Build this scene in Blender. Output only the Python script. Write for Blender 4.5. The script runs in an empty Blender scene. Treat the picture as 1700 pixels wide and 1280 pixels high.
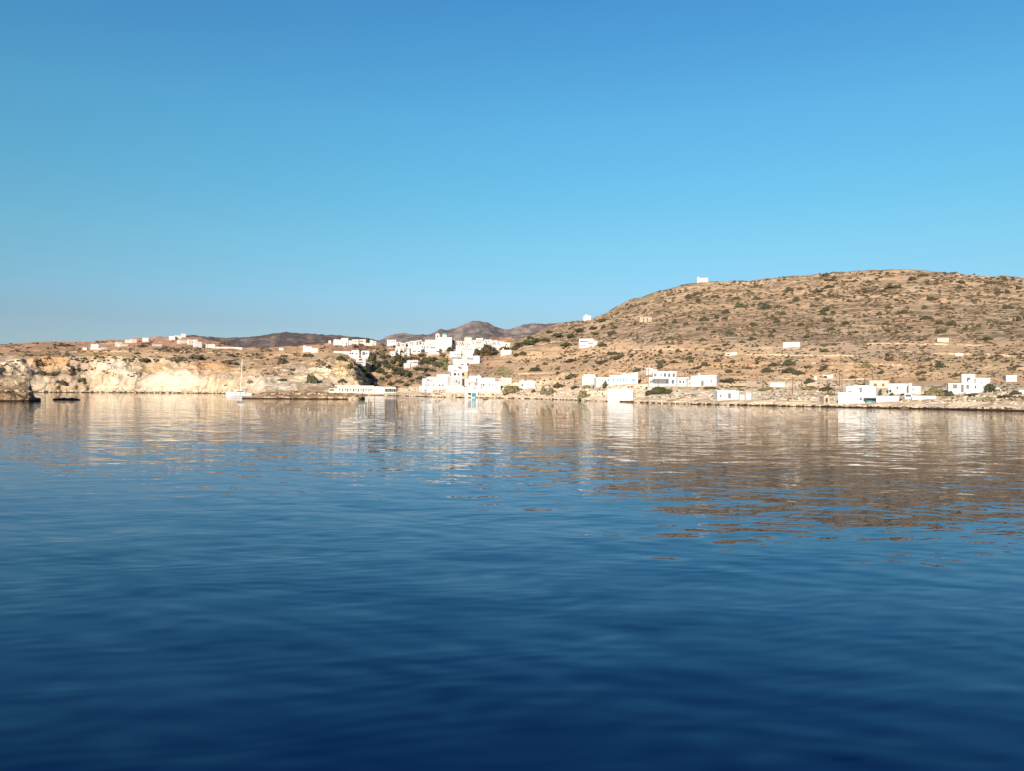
import bpy, bmesh, math, random
from math import radians as R, sin, cos, pi
from mathutils import Vector, Matrix, noise
from mathutils.bvhtree import BVHTree
random.seed(7)
S = bpy.context.scene
COL = S.collection

# ------------------------------------------------------------------ camera
FPX, CAM_H = 1284.0, 3.4
PITCH, ROLL = math.atan(11.5/1284), math.atan(12/1700)
CAM = Vector((0, 0, CAM_H))
F_ = Vector((0, cos(PITCH), sin(PITCH))); U0 = Vector((0, -sin(PITCH), cos(PITCH))); R0 = Vector((1, 0, 0))
R_ = R0*cos(ROLL) + U0*sin(ROLL); U_ = U0*cos(ROLL) - R0*sin(ROLL)
cd = bpy.data.cameras.new('camera'); cam = bpy.data.objects.new('camera', cd); COL.objects.link(cam)
m = Matrix.Identity(4)
for i in range(3):
    m[i][0] = R_[i]; m[i][1] = U_[i]; m[i][2] = -F_[i]
cam.matrix_world = Matrix.Translation(CAM) @ m
cd.sensor_fit = 'HORIZONTAL'; cd.sensor_width = 36; cd.lens = 36*FPX/1700
cd.clip_start = 0.1; cd.clip_end = 40000
S.camera = cam

def ray(px, py):
    return F_ + R_*((px-850)/FPX) - U_*((py-640)/FPX)
def at(px, py, D):
    d = ray(px, py); k = D/math.hypot(d.x, d.y)
    return CAM + d*k
def yh(px): return 645.5 + 0.00706*px
def proj(p):
    v = p-CAM; z = v.dot(F_)
    return 850+FPX*v.dot(R_)/z, 640-FPX*v.dot(U_)/z

# ------------------------------------------------------------------ light
SUN_EL, SUN_AZ = R(20), R(19)          # azimuth: to the left of straight behind the camera
sd = Vector((-sin(SUN_AZ)*cos(SUN_EL), -cos(SUN_AZ)*cos(SUN_EL), sin(SUN_EL)))
sl = bpy.data.lights.new('sun', 'SUN'); sl.energy = 5.0; sl.angle = R(0.5); sl.color = (1.0, 0.855, 0.69)
so = bpy.data.objects.new('sun', sl); COL.objects.link(so)
so.rotation_mode = 'QUATERNION'; so.rotation_quaternion = sd.to_track_quat('Z', 'Y'); so.location = sd*3000
w = bpy.data.worlds.new('World'); S.world = w; w.use_nodes = True
nt = w.node_tree; bg = nt.nodes['Background']
sky = nt.nodes.new('ShaderNodeTexSky'); sky.sky_type = 'NISHITA'; sky.sun_disc = False
sky.sun_elevation = SUN_EL; sky.sun_rotation = pi + SUN_AZ
sky.altitude = 0; sky.air_density = 1.0; sky.dust_density = 0.35; sky.ozone_density = 3.0
tc = nt.nodes.new('ShaderNodeTexCoord'); sx = nt.nodes.new('ShaderNodeSeparateXYZ'); nt.links.new(tc.outputs['Generated'], sx.inputs[0])
cr = nt.nodes.new('ShaderNodeValToRGB'); cr.color_ramp.interpolation = 'LINEAR'      # cyan-leaning blue in view; darkened higher up so near water reflects darker
SKY_TINT = [(0.0, (.32,.46,.74)), (0.05, (.385,.43,.53)), (0.086, (.404,.445,.50)), (0.117, (.417,.53,.566)), (0.184, (.413,.648,.62)), (0.257, (.38,.725,.70)), (0.331, (.372,.774,.777)), (0.452, (.305,.724,.839)), (0.48, (.14,.42,.68)), (0.53, (.05,.22,.50)), (0.62, (.02,.11,.32)), (1.0, (.02,.16,.40))]
el = cr.color_ramp.elements
el[0].position = SKY_TINT[0][0]; el[0].color = (*SKY_TINT[0][1], 1); el[1].position = 1.0; el[1].color = (*SKY_TINT[-1][1], 1)
for p_, c_ in SKY_TINT[1:-1]:
    e_ = el.new(p_); e_.color = (*c_, 1)
mx = nt.nodes.new('ShaderNodeMix'); mx.data_type = 'RGBA'; mx.blend_type = 'MULTIPLY'; mx.inputs[0].default_value = 1
nt.links.new(sx.outputs[2], cr.inputs[0]); nt.links.new(sky.outputs[0], mx.inputs[6]); nt.links.new(cr.outputs[0], mx.inputs[7])
nt.links.new(mx.outputs[2], bg.inputs[0]); bg.inputs[1].default_value = 0.127
S.view_settings.view_transform = 'Standard'; S.view_settings.look = 'None'
S.view_settings.exposure = 0.62; S.view_settings.gamma = 1
S.cycles.max_bounces = 6; S.cycles.diffuse_bounces = 2; S.cycles.glossy_bounces = 3

# ------------------------------------------------------------------ materials
def newmat(name):
    mt = bpy.data.materials.new(name); mt.use_nodes = True
    t = mt.node_tree; b = t.nodes['Principled BSDF']; return mt, t, b
def N(t, typ, **kw):
    n = t.nodes.new(typ)
    for k, v in kw.items():
        if k in n.inputs: n.inputs[k].default_value = v
        else: setattr(n, k, v)
    return n
def noise_n(t, vec, scale, detail=4, rough=0.55, dist=0.0):
    n = N(t, 'ShaderNodeTexNoise', Scale=scale, Detail=detail, Roughness=rough, Distortion=dist)
    if vec is not None: t.links.new(vec, n.inputs['Vector'])
    return n.outputs[0]
def mapr(t, v, a, b, c, d):
    n = N(t, 'ShaderNodeMapRange'); n.inputs[1].default_value = a; n.inputs[2].default_value = b
    n.inputs[3].default_value = c; n.inputs[4].default_value = d; t.links.new(v, n.inputs[0]); return n.outputs[0]
def mathn(t, op, a, b):
    n = N(t, 'ShaderNodeMath', operation=op)
    for i, x in enumerate((a, b)):
        if isinstance(x, (int, float)): n.inputs[i].default_value = x
        else: t.links.new(x, n.inputs[i])
    return n.outputs[0]
def mixc(t, fac, a, b, blend='MIX'):
    n = N(t, 'ShaderNodeMix', data_type='RGBA', blend_type=blend)
    for i, x in ((0, fac), (6, a), (7, b)):
        if isinstance(x, (int, float)): n.inputs[i].default_value = x
        elif isinstance(x, tuple): n.inputs[i].default_value = (*x, 1)
        else: t.links.new(x, n.inputs[i])
    return n.outputs[2]
def gray(t, v):
    n = N(t, 'ShaderNodeCombineColor')
    for i in range(3): t.links.new(v, n.inputs[i])
    return n.outputs[0]
def bump(t, b, h, dist, strength=1.0):
    n = N(t, 'ShaderNodeBump', Strength=strength, Distance=dist); t.links.new(h, n.inputs['Height']); t.links.new(n.outputs[0], b.inputs['Normal'])
def scaled(t, vec, s):
    n = N(t, 'ShaderNodeMapping'); t.links.new(vec, n.inputs[0]); n.inputs['Scale'].default_value = s; return n.outputs[0]

def simple(name, col, var=0.12, scale=1.0, rough=0.9, metal=0.0):
    mt, t, b = newmat(name); g = N(t, 'ShaderNodeNewGeometry').outputs['Position']
    v = mapr(t, noise_n(t, g, scale, 5), 0.3, 0.7, 1-var, 1+var)
    t.links.new(mixc(t, 1.0, col, gray(t, v), 'MULTIPLY'), b.inputs['Base Color'])
    b.inputs['Roughness'].default_value = rough; b.inputs['Metallic'].default_value = metal
    b.inputs['Specular IOR Level'].default_value = 0.2
    return mt
def ground_mat(name):
    mt, t, b = newmat(name); g = N(t, 'ShaderNodeNewGeometry').outputs['Position']
    tint = N(t, 'ShaderNodeAttribute', attribute_name='tint').outputs['Color']
    a2 = N(t, 'ShaderNodeAttribute', attribute_name='cover'); sp = N(t, 'ShaderNodeSeparateColor'); t.links.new(a2.outputs['Color'], sp.inputs[0])
    scrub, rock = sp.outputs[0], sp.outputs[1]
    c = tint
    v1 = mapr(t, noise_n(t, g, 0.018, 6, 0.6), 0.3, 0.7, 0.78, 1.2)
    v2 = mapr(t, noise_n(t, scaled(t, g, (1, 1, 2.2)), 0.22, 6, 0.7), 0.3, 0.7, 0.78, 1.2)
    c = mixc(t, 1.0, c, gray(t, v1), 'MULTIPLY'); c = mixc(t, 1.0, c, gray(t, v2), 'MULTIPLY')
    # reddish / yellowish soil drift
    h = mapr(t, noise_n(t, scaled(t, g, (1, 1, 3)), 0.05, 5, 0.6), 0.42, 0.66, 0.0, 0.5)
    c = mixc(t, h, c, mixc(t, 1.0, c, (1.10, 0.86, 0.70), 'MULTIPLY'))
    # dry scrub speckle growing where the cover attribute says so
    n3 = noise_n(t, scaled(t, g, (0.6, 1, 1.9)), 0.22, 5, 0.68, 0.3)
    n4 = noise_n(t, g, 0.035, 4, 0.6)
    thr = mathn(t, 'ADD', n3, mathn(t, 'MULTIPLY', mathn(t, 'SUBTRACT', n4, 0.5), 0.55))
    thr = mathn(t, 'ADD', thr, mathn(t, 'MULTIPLY', scrub, 0.26))
    f = mapr(t, thr, 0.70, 0.74, 0.0, 0.70)
    c = mixc(t, f, c, (0.095, 0.078, 0.046))
    # rock fissures and layered staining on cliffs
    gw = N(t, 'ShaderNodeVectorMath', operation='ADD'); t.links.new(g, gw.inputs[0])
    nz = N(t, 'ShaderNodeTexNoise', Scale=0.09, Detail=5.0); t.links.new(g, nz.inputs['Vector'])
    ms = N(t, 'ShaderNodeVectorMath', operation='SCALE'); t.links.new(nz.outputs['Color'], ms.inputs[0]); ms.inputs['Scale'].default_value = 13
    t.links.new(ms.outputs[0], gw.inputs[1])
    def cracks(sc, scale, lo, hi):
        vo = N(t, 'ShaderNodeTexVoronoi', feature='DISTANCE_TO_EDGE', Scale=scale); t.links.new(scaled(t, gw.outputs[0], sc), vo.inputs['Vector'])
        return mapr(t, vo.outputs['Distance'], lo, hi*1.5, 1.0, 0.0)
    k1 = cracks((1, 1, 0.7), 0.10, 0.0, 0.035); k2 = cracks((1, 1, 1.6), 0.26, 0.0, 0.05)
    brk = mapr(t, noise_n(t, g, 0.07, 3), 0.37, 0.54, 0.05, 1.0)
    kk = mathn(t, 'MULTIPLY', mathn(t, 'MAXIMUM', mathn(t, 'MULTIPLY', k1, 0.85), mathn(t, 'MULTIPLY', k2, 0.28)), mathn(t, 'MULTIPLY', brk, rock))
    c = mixc(t, mathn(t, 'MULTIPLY', kk, 0.9), c, (0.11, 0.08, 0.05))
    bl = mapr(t, noise_n(t, scaled(t, gw.outputs[0], (1, 1, 0.8)), 0.055, 5, 0.62), 0.48, 0.62, 0.0, 0.7)
    c = mixc(t, mathn(t, 'MULTIPLY', bl, rock), c, (0.40, 0.27, 0.15))
    lay = mapr(t, noise_n(t, scaled(t, g, (0.12, 0.12, 1.6)), 0.5, 4, 0.6), 0.52, 0.66, 0.0, 0.30)
    c = mixc(t, mathn(t, 'MULTIPLY', mathn(t, 'MULTIPLY', lay, rock), 0.7), c, (0.30, 0.19, 0.10))
    # wet weed band at the waterline
    z = N(t, 'ShaderNodeSeparateXYZ'); t.links.new(g, z.inputs[0])
    zz = mathn(t, 'ADD', z.outputs[2], mathn(t, 'MULTIPLY', noise_n(t, g, 0.5, 3), -0.35))
    wet = mapr(t, zz, 0.16, 0.34, 1.0, 0.0)
    c = mixc(t, wet, c, (0.045, 0.032, 0.02))
    t.links.new(c, b.inputs['Base Color']); b.inputs['Roughness'].default_value = 0.95; b.inputs['Specular IOR Level'].default_value = 0.1
    hh = mathn(t, 'ADD', noise_n(t, g, 0.25, 8, 0.7), mathn(t, 'MULTIPLY', kk, -0.6))
    bump(t, b, hh, 1.6, 0.8)
    return mt
M_ground = ground_mat('dry_ground')

def leaf_mat(name, c1, c2, scale=0.6):
    mt, t, b = newmat(name); g = N(t, 'ShaderNodeNewGeometry').outputs['Position']
    oi = N(t, 'ShaderNodeObjectInfo').outputs['Random']
    f = mathn(t, 'ADD', mathn(t, 'MULTIPLY', mapr(t, noise_n(t, g, scale, 4, 0.7), 0.35, 0.65, 0, 1), 0.6), mathn(t, 'MULTIPLY', oi, 0.4))
    t.links.new(mixc(t, f, c1, c2), b.inputs['Base Color']); b.inputs['Roughness'].default_value = 0.8
    b.inputs['Specular IOR Level'].default_value = 0.15
    return mt
M_leaf_dark = leaf_mat('dark_foliage', (0.034, 0.040, 0.022), (0.088, 0.086, 0.050))
M_leaf_dry = leaf_mat('dry_scrub_foliage', (0.044, 0.038, 0.024), (0.105, 0.084, 0.05))
M_leaf_olive = leaf_mat('olive_foliage', (0.10, 0.092, 0.046), (0.21, 0.18, 0.10))
M_leaf_green = leaf_mat('fresh_foliage', (0.09, 0.12, 0.035), (0.19, 0.20, 0.07))
M_bark = simple('bark', (0.13, 0.09, 0.06), 0.3, 2)
M_white = simple('white_plaster', (0.57, 0.58, 0.59), 0.05, 0.4)
M_white2 = simple('aged_white_plaster', (0.49, 0.485, 0.48), 0.06, 0.4)
M_cream = simple('cream_plaster', (0.60, 0.575, 0.50), 0.07, 0.4)
M_pale = simple('greyed_white_plaster', (0.55, 0.52, 0.47), 0.10, 0.4)
M_pink = simple('pink_plaster', (0.74, 0.55, 0.46), 0.07, 0.4)
M_beige = simple('beige_plaster', (0.50, 0.44, 0.35), 0.08, 0.4)
M_stone = simple('rubble_stone', (0.42, 0.34, 0.25), 0.4, 1.4)
M_roof = simple('whitewashed_roof', (0.70, 0.68, 0.64), 0.1, 0.6)
M_glass, _t, _b = newmat('window_glass'); _b.inputs['Base Color'].default_value = (0.03, 0.04, 0.05, 1); _b.inputs['Roughness'].default_value = 0.12
M_dark = simple('dark_timber', (0.06, 0.05, 0.045), 0.2, 2)
M_grey = simple('grey_timber', (0.15, 0.15, 0.16), 0.15, 2)
M_blue = simple('blue_paint', (0.06, 0.10, 0.17), 0.1, 2, 0.6)
M_lblue = simple('light_blue_paint', (0.15, 0.33, 0.43), 0.1, 2, 0.6)
M_teal = simple('turquoise_paint', (0.03, 0.19, 0.26), 0.12, 2, 0.5)
M_purple = simple('mauve_shutter_paint', (0.17, 0.14, 0.22), 0.1, 2, 0.6)
M_brown = simple('brown_timber', (0.20, 0.13, 0.08), 0.15, 2)
M_dome = simple('green_blue_dome_paint', (0.10, 0.27, 0.28), 0.1, 1, 0.5)
M_pole = simple('weathered_pole_timber', (0.16, 0.10, 0.06), 0.2, 2)
M_gel = simple('white_gelcoat', (0.50, 0.52, 0.54), 0.03, 1, 0.25)
M_alu = simple('pale_mast_aluminium', (0.68, 0.65, 0.60), 0.05, 1, 0.4)
M_canvas = simple('dark_red_canvas', (0.13, 0.04, 0.045), 0.2, 2)
M_rubber = simple('dark_grey_rubber', (0.05, 0.05, 0.06), 0.2, 2, 0.6)
M_tarp = simple('blue_grey_awning_cloth', (0.18, 0.25, 0.36), 0.15, 1)
M_canopy = simple('green_grey_canopy_sheet', (0.33, 0.36, 0.33), 0.15, 1)

# ------------------------------------------------------------------ tagging helpers
def tag(o, label=None, cat=None, group=None, kind=None):
    if label: o['label'] = label
    if cat: o['category'] = cat
    if group: o['group'] = group
    if kind: o['kind'] = kind
    return o
def empty(name, loc, rz=0, sc=None):
    o = bpy.data.objects.new(name, None); COL.objects.link(o); o.location = loc; o.rotation_euler = (0, 0, rz)
    if sc: o.scale = sc
    o.empty_display_size = 0.5
    return o
def link(name, me, mat, parent=None, loc=(0, 0, 0), smooth=False):
    if mat is not None and not me.materials: me.materials.append(mat)
    o = bpy.data.objects.new(name, me); COL.objects.link(o); o.location = loc
    if parent: o.parent = parent
    if smooth:
        for p in me.polygons: p.use_smooth = True
    return o
class MB:
    def __init__(s): s.v = []; s.f = []
    def box(s, x0, x1, y0, y1, z0, z1):
        n = len(s.v); s.v += [(x0,y0,z0),(x1,y0,z0),(x1,y1,z0),(x0,y1,z0),(x0,y0,z1),(x1,y0,z1),(x1,y1,z1),(x0,y1,z1)]
        s.f += [tuple(n+i for i in q) for q in ((3,2,1,0),(4,5,6,7),(0,1,5,4),(1,2,6,5),(2,3,7,6),(3,0,4,7))]; return s
    def poly(s, pts, faces):
        n = len(s.v); s.v += [tuple(p) for p in pts]; s.f += [tuple(n+i for i in q) for q in faces]; return s
    def tube(s, a, b, r0, r1, n=8):
        a = Vector(a); b = Vector(b); d = (b-a).normalized(); u = d.orthogonal().normalized(); v = d.cross(u); k = len(s.v)
        for c, r in ((a, r0), (b, r1)):
            for i in range(n): s.v.append(tuple(c+(u*cos(2*pi*i/n)+v*sin(2*pi*i/n))*r))
        s.f += [(k+i, k+(i+1)%n, k+n+(i+1)%n, k+n+i) for i in range(n)]
        s.f += [tuple(k+i for i in range(n))[::-1], tuple(k+n+i for i in range(n))]; return s
    def dome(s, c, rx, ry, rz, n=14, m_=5):
        k = len(s.v)
        for j in range(m_):
            a = pi/2*j/m_
            for i in range(n): s.v.append((c[0]+rx*cos(a)*cos(2*pi*i/n), c[1]+ry*cos(a)*sin(2*pi*i/n), c[2]+rz*sin(a)))
        s.v.append((c[0], c[1], c[2]+rz)); t = len(s.v)-1
        for j in range(m_-1):
            for i in range(n): s.f.append((k+j*n+i, k+j*n+(i+1)%n, k+(j+1)*n+(i+1)%n, k+(j+1)*n+i))
        for i in range(n): s.f.append((k+(m_-1)*n+i, k+(m_-1)*n+(i+1)%n, t))
        return s
    def mesh(s, name):
        me = bpy.data.meshes.new(name); me.from_pydata(s.v, [], s.f); me.update(); return me
    def build(s, name, mat, parent=None, loc=(0, 0, 0)):
        return link(name, s.mesh(name), mat, parent, loc)
# ------------------------------------------------------------------ terrain sheets
def lerp(a, b, t): return a+(b-a)*t
def sstep(a, b, x):
    t = max(0.0, min(1.0, (x-a)/(b-a))); return t*t*(3-2*t)
def fbm(p, sc, octv=4):
    return noise.fractal(p*(1.0/sc), 0.9, 2.1, octv)
def col_at(cols, px):
    if px <= cols[0][0]: return cols[0][1:]
    for a, b in zip(cols, cols[1:]):
        if px <= b[0]:
            t = (px-a[0])/(b[0]-a[0])
            return [tuple(lerp(u, v, t) for u, v in zip(ka, kb)) for ka, kb in zip(a[1:], b[1:])]
    return cols[-1][1:]
SOIL=(.60,.43,.275); BROWN=(.56,.41,.27); REDB=(.48,.30,.20); ORANGE=(.60,.30,.11); CREAM=(.50,.415,.315); CLIFF=(.56,.505,.405)
TAN=(.56,.40,.24); PALE=(.85,.72,.55); SCRUB=(.13,.105,.065); FAR=(.115,.100,.105); FARL=(.24,.19,.17); CONC=(.60,.55,.46); GREY=(.36,.31,.27)  # FAR is nudged bluish in place of distance haze
BLOBS=[ # cx, cy, rx, ry, colour, strength
 (30,578,90,9,REDB,.7),(130,572,120,8,REDB,.6),(60,588,60,3,SCRUB,.6),(110,589,30,3,SCRUB,.7),
 (88,602,32,10,(.56,.30,.13),.8),(62,596,16,6,ORANGE,.6),(145,606,14,9,(.55,.36,.25),.6),(160,586,30,7,(.60,.42,.2),.8),(210,588,30,7,(.62,.46,.26),.7),(25,605,28,12,PALE,.5),
 (90,618,38,6,SCRUB,.75),(110,628,16,7,(.30,.23,.15),.5),(185,625,38,28,CLIFF,.8),(285,636,52,18,(.53,.49,.395),1.0),(290,625,34,13,(.55,.51,.41),1),(262,610,34,9,(.6,.46,.24),.6),
 (330,608,26,8,(.56,.30,.17),.7),(365,606,34,11,(.60,.34,.17),.7),(365,640,22,14,(.60,.54,.38),.9),(400,610,26,16,(.60,.44,.26),.5),(390,640,16,10,(.5,.36,.25),.5),
 (440,585,80,10,(.56,.38,.22),.8),(450,600,40,16,(.60,.40,.24),.6),(430,637,16,14,(.62,.57,.48),.9),(470,640,26,13,(.80,.76,.64),.9),(505,632,28,16,(.68,.6,.44),.8),
 (535,616,22,10,(.78,.71,.52),.9),(570,608,22,20,(.70,.52,.29),.9),(592,636,12,12,(.70,.56,.32),.9),(520,600,40,8,(.48,.30,.18),.5),

 (600,575,60,8,(.42,.26,.19),.7),(640,590,40,20,(.30,.22,.15),.5),(660,625,60,22,(.36,.25,.17),.8),(625,618,20,10,(.48,.32,.21),.6),(700,618,50,16,(.42,.29,.2),.6),
 (650,655,60,6,(.55,.47,.38),.9),(700,652,50,6,(.58,.50,.40),.9),(610,655,40,3,(.62,.46,.30),.8),
 (715,587,30,5,(.54,.37,.24),.8),(810,605,36,16,(.48,.32,.21),.9),(835,616,16,6,(.26,.26,.10),.8),(850,600,40,12,(.42,.30,.2),.5),
 (900,583,36,9,(.50,.38,.23),.6),(870,568,40,6,(.20,.17,.10),.5),(940,565,50,12,(.34,.25,.17),.5),(930,545,40,10,(.40,.28,.2),.5),
 (1010,505,60,22,(.44,.32,.22),.6),(1080,492,26,8,(.32,.29,.16),.5),(1050,560,50,7,(.34,.27,.19),.6),(1110,512,60,10,(.52,.38,.24),.5),
 (1000,610,140,20,SOIL,.8),(1150,600,110,12,(.56,.41,.26),.7),(1290,582,90,12,(.62,.47,.31),.9),(1250,572,50,6,(.62,.48,.34),.7),(1220,610,70,14,(.66,.44,.25),.8),
 (1390,603,60,10,(.64,.42,.23),.8),(1350,590,110,10,(.58,.44,.29),.7),(1460,628,60,8,(.66,.44,.25),.7),(1450,580,120,12,(.58,.44,.30),.7),(1600,600,120,14,(.52,.39,.24),.7),
 (1600,625,130,8,(.62,.46,.28),.6),(1350,645,110,14,(.76,.62,.45),.8),(1100,655,80,8,(.74,.66,.53),.6),(900,655,80,9,(.76,.64,.50),.8),(1600,660,120,10,(.84,.71,.52),.9),(1250,664,200,7,(.84,.73,.56),.7),(1150,652,60,3,(.74,.66,.48),.9),
 (1560,575,120,6,(.60,.45,.28),.5),(1270,540,100,30,(.50,.35,.23),.4),(1500,520,150,40,(.57,.42,.275),.5),(1530,465,14,8,(.50,.38,.25),.8),(1380,562,110,5,(.26,.20,.16),.6)]
def tint_main(px, py, z):
    if px < 640:
        base = REDB if py < 580 else TAN; t = sstep(586, 600, py)
        c = [lerp(a, b, t) for a, b in zip(base, CREAM)]
    else:
        t1 = sstep(560, 600, py); t2 = sstep(630, 655, py)
        c = [lerp(a, b, t1) for a, b in zip(BROWN, SOIL)]; c = [lerp(a, b, t2) for a, b in zip(c, PALE)]
    wx = px+15*noise.fractal(Vector((px/9, py/5, 1)), 0.6, 2.2, 5); wy = py+7*noise.fractal(Vector((px/9, py/5, 9)), 0.6, 2.2, 5)
    for cx, cy, rx, ry, cc, s in BLOBS:
        if abs(px-cx) > 1.3*rx+18 or abs(py-cy) > 1.3*ry+9: continue
        d = math.sqrt(((wx-cx)/rx)**2+((wy-cy)/ry)**2)
        f = s*(1-sstep(0.65, 1.2, d))
        if f > 0: c = [lerp(a, b, f) for a, b in zip(c, cc)]
    return c
def cover_main(px, py, z):
    """R = scrub density, G = bare rock"""
    rock = 0.0
    if px < 640:
        rock = sstep(588, 598, py)*(1-sstep(600, 625, px)*0.7)
        rock *= 0.25+0.75*sstep(0.75, 1.15, math.sqrt(((px-287)/54)**2+((py-634)/21)**2))
    rock = max(rock, sstep(yh(px)-14, yh(px)+2, py)*0.65)
    s = 0.45
    if px > 820: s = lerp(0.85, 0.28, sstep(555, 590, py)); 
    if px < 640: s = 0.35
    if 600 < px < 720 and py > 570: s = 0.7
    s *= (1-rock*0.85)
    return s, rock
def sheet(name, cols, x0, x1, step, rows, tintf, coverf, amp, rockamp, kind='structure', ter=0.0, mat=None):
    nx = int((x1-x0)/step)+1; verts = []; tints = []; covs = []
    nk = len(cols[0])-1
    for i in range(nx):
        px = x0+(x1-x0)*i/(nx-1); ks = col_at(cols, px)
        Ds = ks[0][1]; d = ray(px, 650); h = math.hypot(d.x, d.y); dx, dy = d.x/h, d.y/h
        pts = [Vector((dx*(Ds-8), dy*(Ds-8), -4.0)), Vector((dx*Ds, dy*Ds, -0.3)), Vector((dx*(Ds+2.5), dy*(Ds+2.5), 0.9))]
        for k in ks[1:]: pts.append(at(px, k[0], k[1]))
        last = pts[-1]; pts.append(last*1.0+Vector((dx, dy, 0))*(ks[-1][1]*0.12)+Vector((0, 0, -(last.z)*0.30-8)))
        pts.append(Vector((dx*ks[-1][1]*1.5, dy*ks[-1][1]*1.5, -6)))
        for sgi in range(len(pts)-1):
            n = rows[sgi]; a, b = pts[sgi], pts[sgi+1]
            for j in range(n + (1 if sgi == len(pts)-2 else 0)):
                t = j/n; p = a.lerp(b, t)
                qx, qy = proj(p); sc = min(1.6, max(0.22, p.length/850))
                s, rk = coverf(qx, qy, p.z)
                fade = sstep(0.2, 3.0*sc+1, p.z)
                dz = (fbm(p, 55)*1.6+fbm(p+Vector((9, 9, 9)), 14, 3)*1.1)*amp*sc*fade
                if ter and sgi >= 3 and qx > 560:
                    q = p.z+dz+fbm(p, 90, 2)*3; H = ter*(0.6+0.8*sc)
                    fr = q/H-math.floor(q/H); stp = sstep(0.0, 0.22, fr)
                    tm = sstep(0.05, 0.35, fbm(Vector((p.x, p.y, 0)), 120, 2)+0.25)*sstep(545, 575, qy)
                    dz += (stp-fr)*H*0.75*tm*fade
                p = p+Vector((0, 0, dz))
                if rk > 0 and rockamp:
                    q = Vector((p.x, p.y, p.z*0.55))
                    r1 = noise.ridged_multi_fractal(q*(1/22), 0.9, 2.1, 4, 1.0, 2.0)-1.0
                    r2 = fbm(q, 6, 3)
                    off = (r1*3.6+r2*1.8)*rockamp*rk*sc*sstep(0.0, 4*sc, p.z)
                    p = p - Vector((dx, dy, 0))*off + Vector((0, 0, off*0.25))
                verts.append(p); tints.append(tintf(qx, qy, p.z)); covs.append((s, rk))
    m_ = sum(rows[:len(pts)-1])+1
    faces = [(i*m_+j, (i+1)*m_+j, (i+1)*m_+j+1, i*m_+j+1) for i in range(nx-1) for j in range(m_-1)]
    me = bpy.data.meshes.new(name); me.from_pydata([tuple(v) for v in verts], [], faces); me.update()
    ca = me.color_attributes.new('tint', 'FLOAT_COLOR', 'POINT'); cb = me.color_attributes.new('cover', 'FLOAT_COLOR', 'POINT')
    ca.data.foreach_set('color', [x for c in tints for x in (c[0], c[1], c[2], 1)])
    cb.data.foreach_set('color', [x for c in covs for x in (c[0], c[1], 0, 1)])
    o = link(name, me, mat or M_ground, smooth=True); o['kind'] = kind
    return o
COLS = [
 (-260,(652,800),(612,812),(600,825),(592,900),(582,1100),(576,1300),(573,1500)),
 (0,(652,800),(612,812),(598,825),(592,900),(585,1050),(578,1250),(571,1500)),
 (60,(652,800),(634,812),(594,832),(590,900),(582,1050),(575,1250),(568,1500)),
 (150,(652,800),(625,808),(592,822),(587,880),(582,1050),(575,1250),(566.5,1500)),
 (200,(652,790),(615,796),(592,812),(586,880),(578,1050),(570,1250),(564,1450)),
 (250,(652,780),(622,786),(592,810),(585,870),(577,1000),(568,1200),(560,1400)),
 (310,(653,770),(625,777),(600,800),(588,860),(577,980),(566,1150),(556,1350)),
 (345,(653,760),(625,770),(603,795),(591,860),(583,950),(573,1100),(562,1300)),
 (400,(654,700),(630,725),(610,760),(597,830),(588,920),(580,1050),(577,1250)),
 (422,(655,670),(632,700),(612,730),(598,810),(588,905),(580,1050),(577,1220)),
 (440,(656,615),(630,668),(615,712),(600,790),(589,900),(580,1050),(577,1210)),
 (500,(657,600),(632,655),(612,690),(598,760),(588,870),(579,1050),(573,1150)),
 (548,(657,600),(634,650),(608,676),(592,715),(585,850),(574,980),(568,1100)),
 (586,(657,600),(640,645),(620,665),(603,695),(592,830),(576,950),(568,1080)),
 (603,(657,600),(646,645),(638,660),(628,690),(604,840),(584,950),(569,1080)),
 (616,(657,600),(652,640),(643,690),(628,770),(602,860),(584,970),(570,1080)),
 (640,(657,590),(652,640),(640,705),(620,790),(600,885),(583,990),(573,1080)),
 (690,(659,520),(650,545),(636,580),(618,700),(605,850),(590,960),(573,1080)),
 (720,(660,460),(650,470),(644,486),(620,600),(605,800),(588,930),(570,1080)),
 (770,(661,430),(654,438),(648,450),(618,520),(600,740),(586,920),(569,1080)),
 (830,(662,410),(652,425),(640,450),(622,500),(602,640),(588,800),(567,1000)),
 (870,(662,390),(652,405),(638,440),(615,520),(595,640),(575,780),(561,950)),
 (930,(664,350),(655,365),(640,400),(618,480),(590,620),(562,800),(535,1000)),
 (970,(666,320),(657,335),(640,370),(617,460),(588,590),(556,780),(529,980)),
 (1000,(667,300),(658,312),(640,350),(615,440),(585,570),(550,760),(520,950)),
 (1050,(669,275),(660,288),(640,330),(612,420),(580,550),(535,780),(495,950)),
 (1100,(670,255),(661,266),(640,310),(610,400),(575,530),(525,760),(481,950)),
 (1160,(671,240),(661,252),(640,300),(608,390),(570,520),(515,760),(467,950)),
 (1250,(672,228),(663,238),(642,285),(608,380),(570,500),(515,750),(464,950)),
 (1350,(674,220),(664,228),(643,270),(608,370),(572,480),(510,740),(455,950)),
 (1450,(676,212),(665,220),(644,255),(610,350),(575,470),(505,730),(447,950)),
 (1550,(677,205),(666,212),(646,240),(612,330),(575,450),(505,720),(448.5,950)),
 (1650,(678,198),(667,205),(648,230),(614,320),(576,440),(510,720),(457,950)),
 (1750,(679,192),(668,200),(650,225),(615,310),(577,430),(515,720),(464,950)),
 (2050,(681,180),(672,190),(655,215),(620,300),(585,420),(545,700),(500,950))]
terrain = sheet('hillside', COLS, -200, 1960, 2.2, [2, 3, 16, 24, 26, 26, 30, 30, 5, 3], tint_main, cover_main, 1.0, 1.0, ter=3.4)

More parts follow.
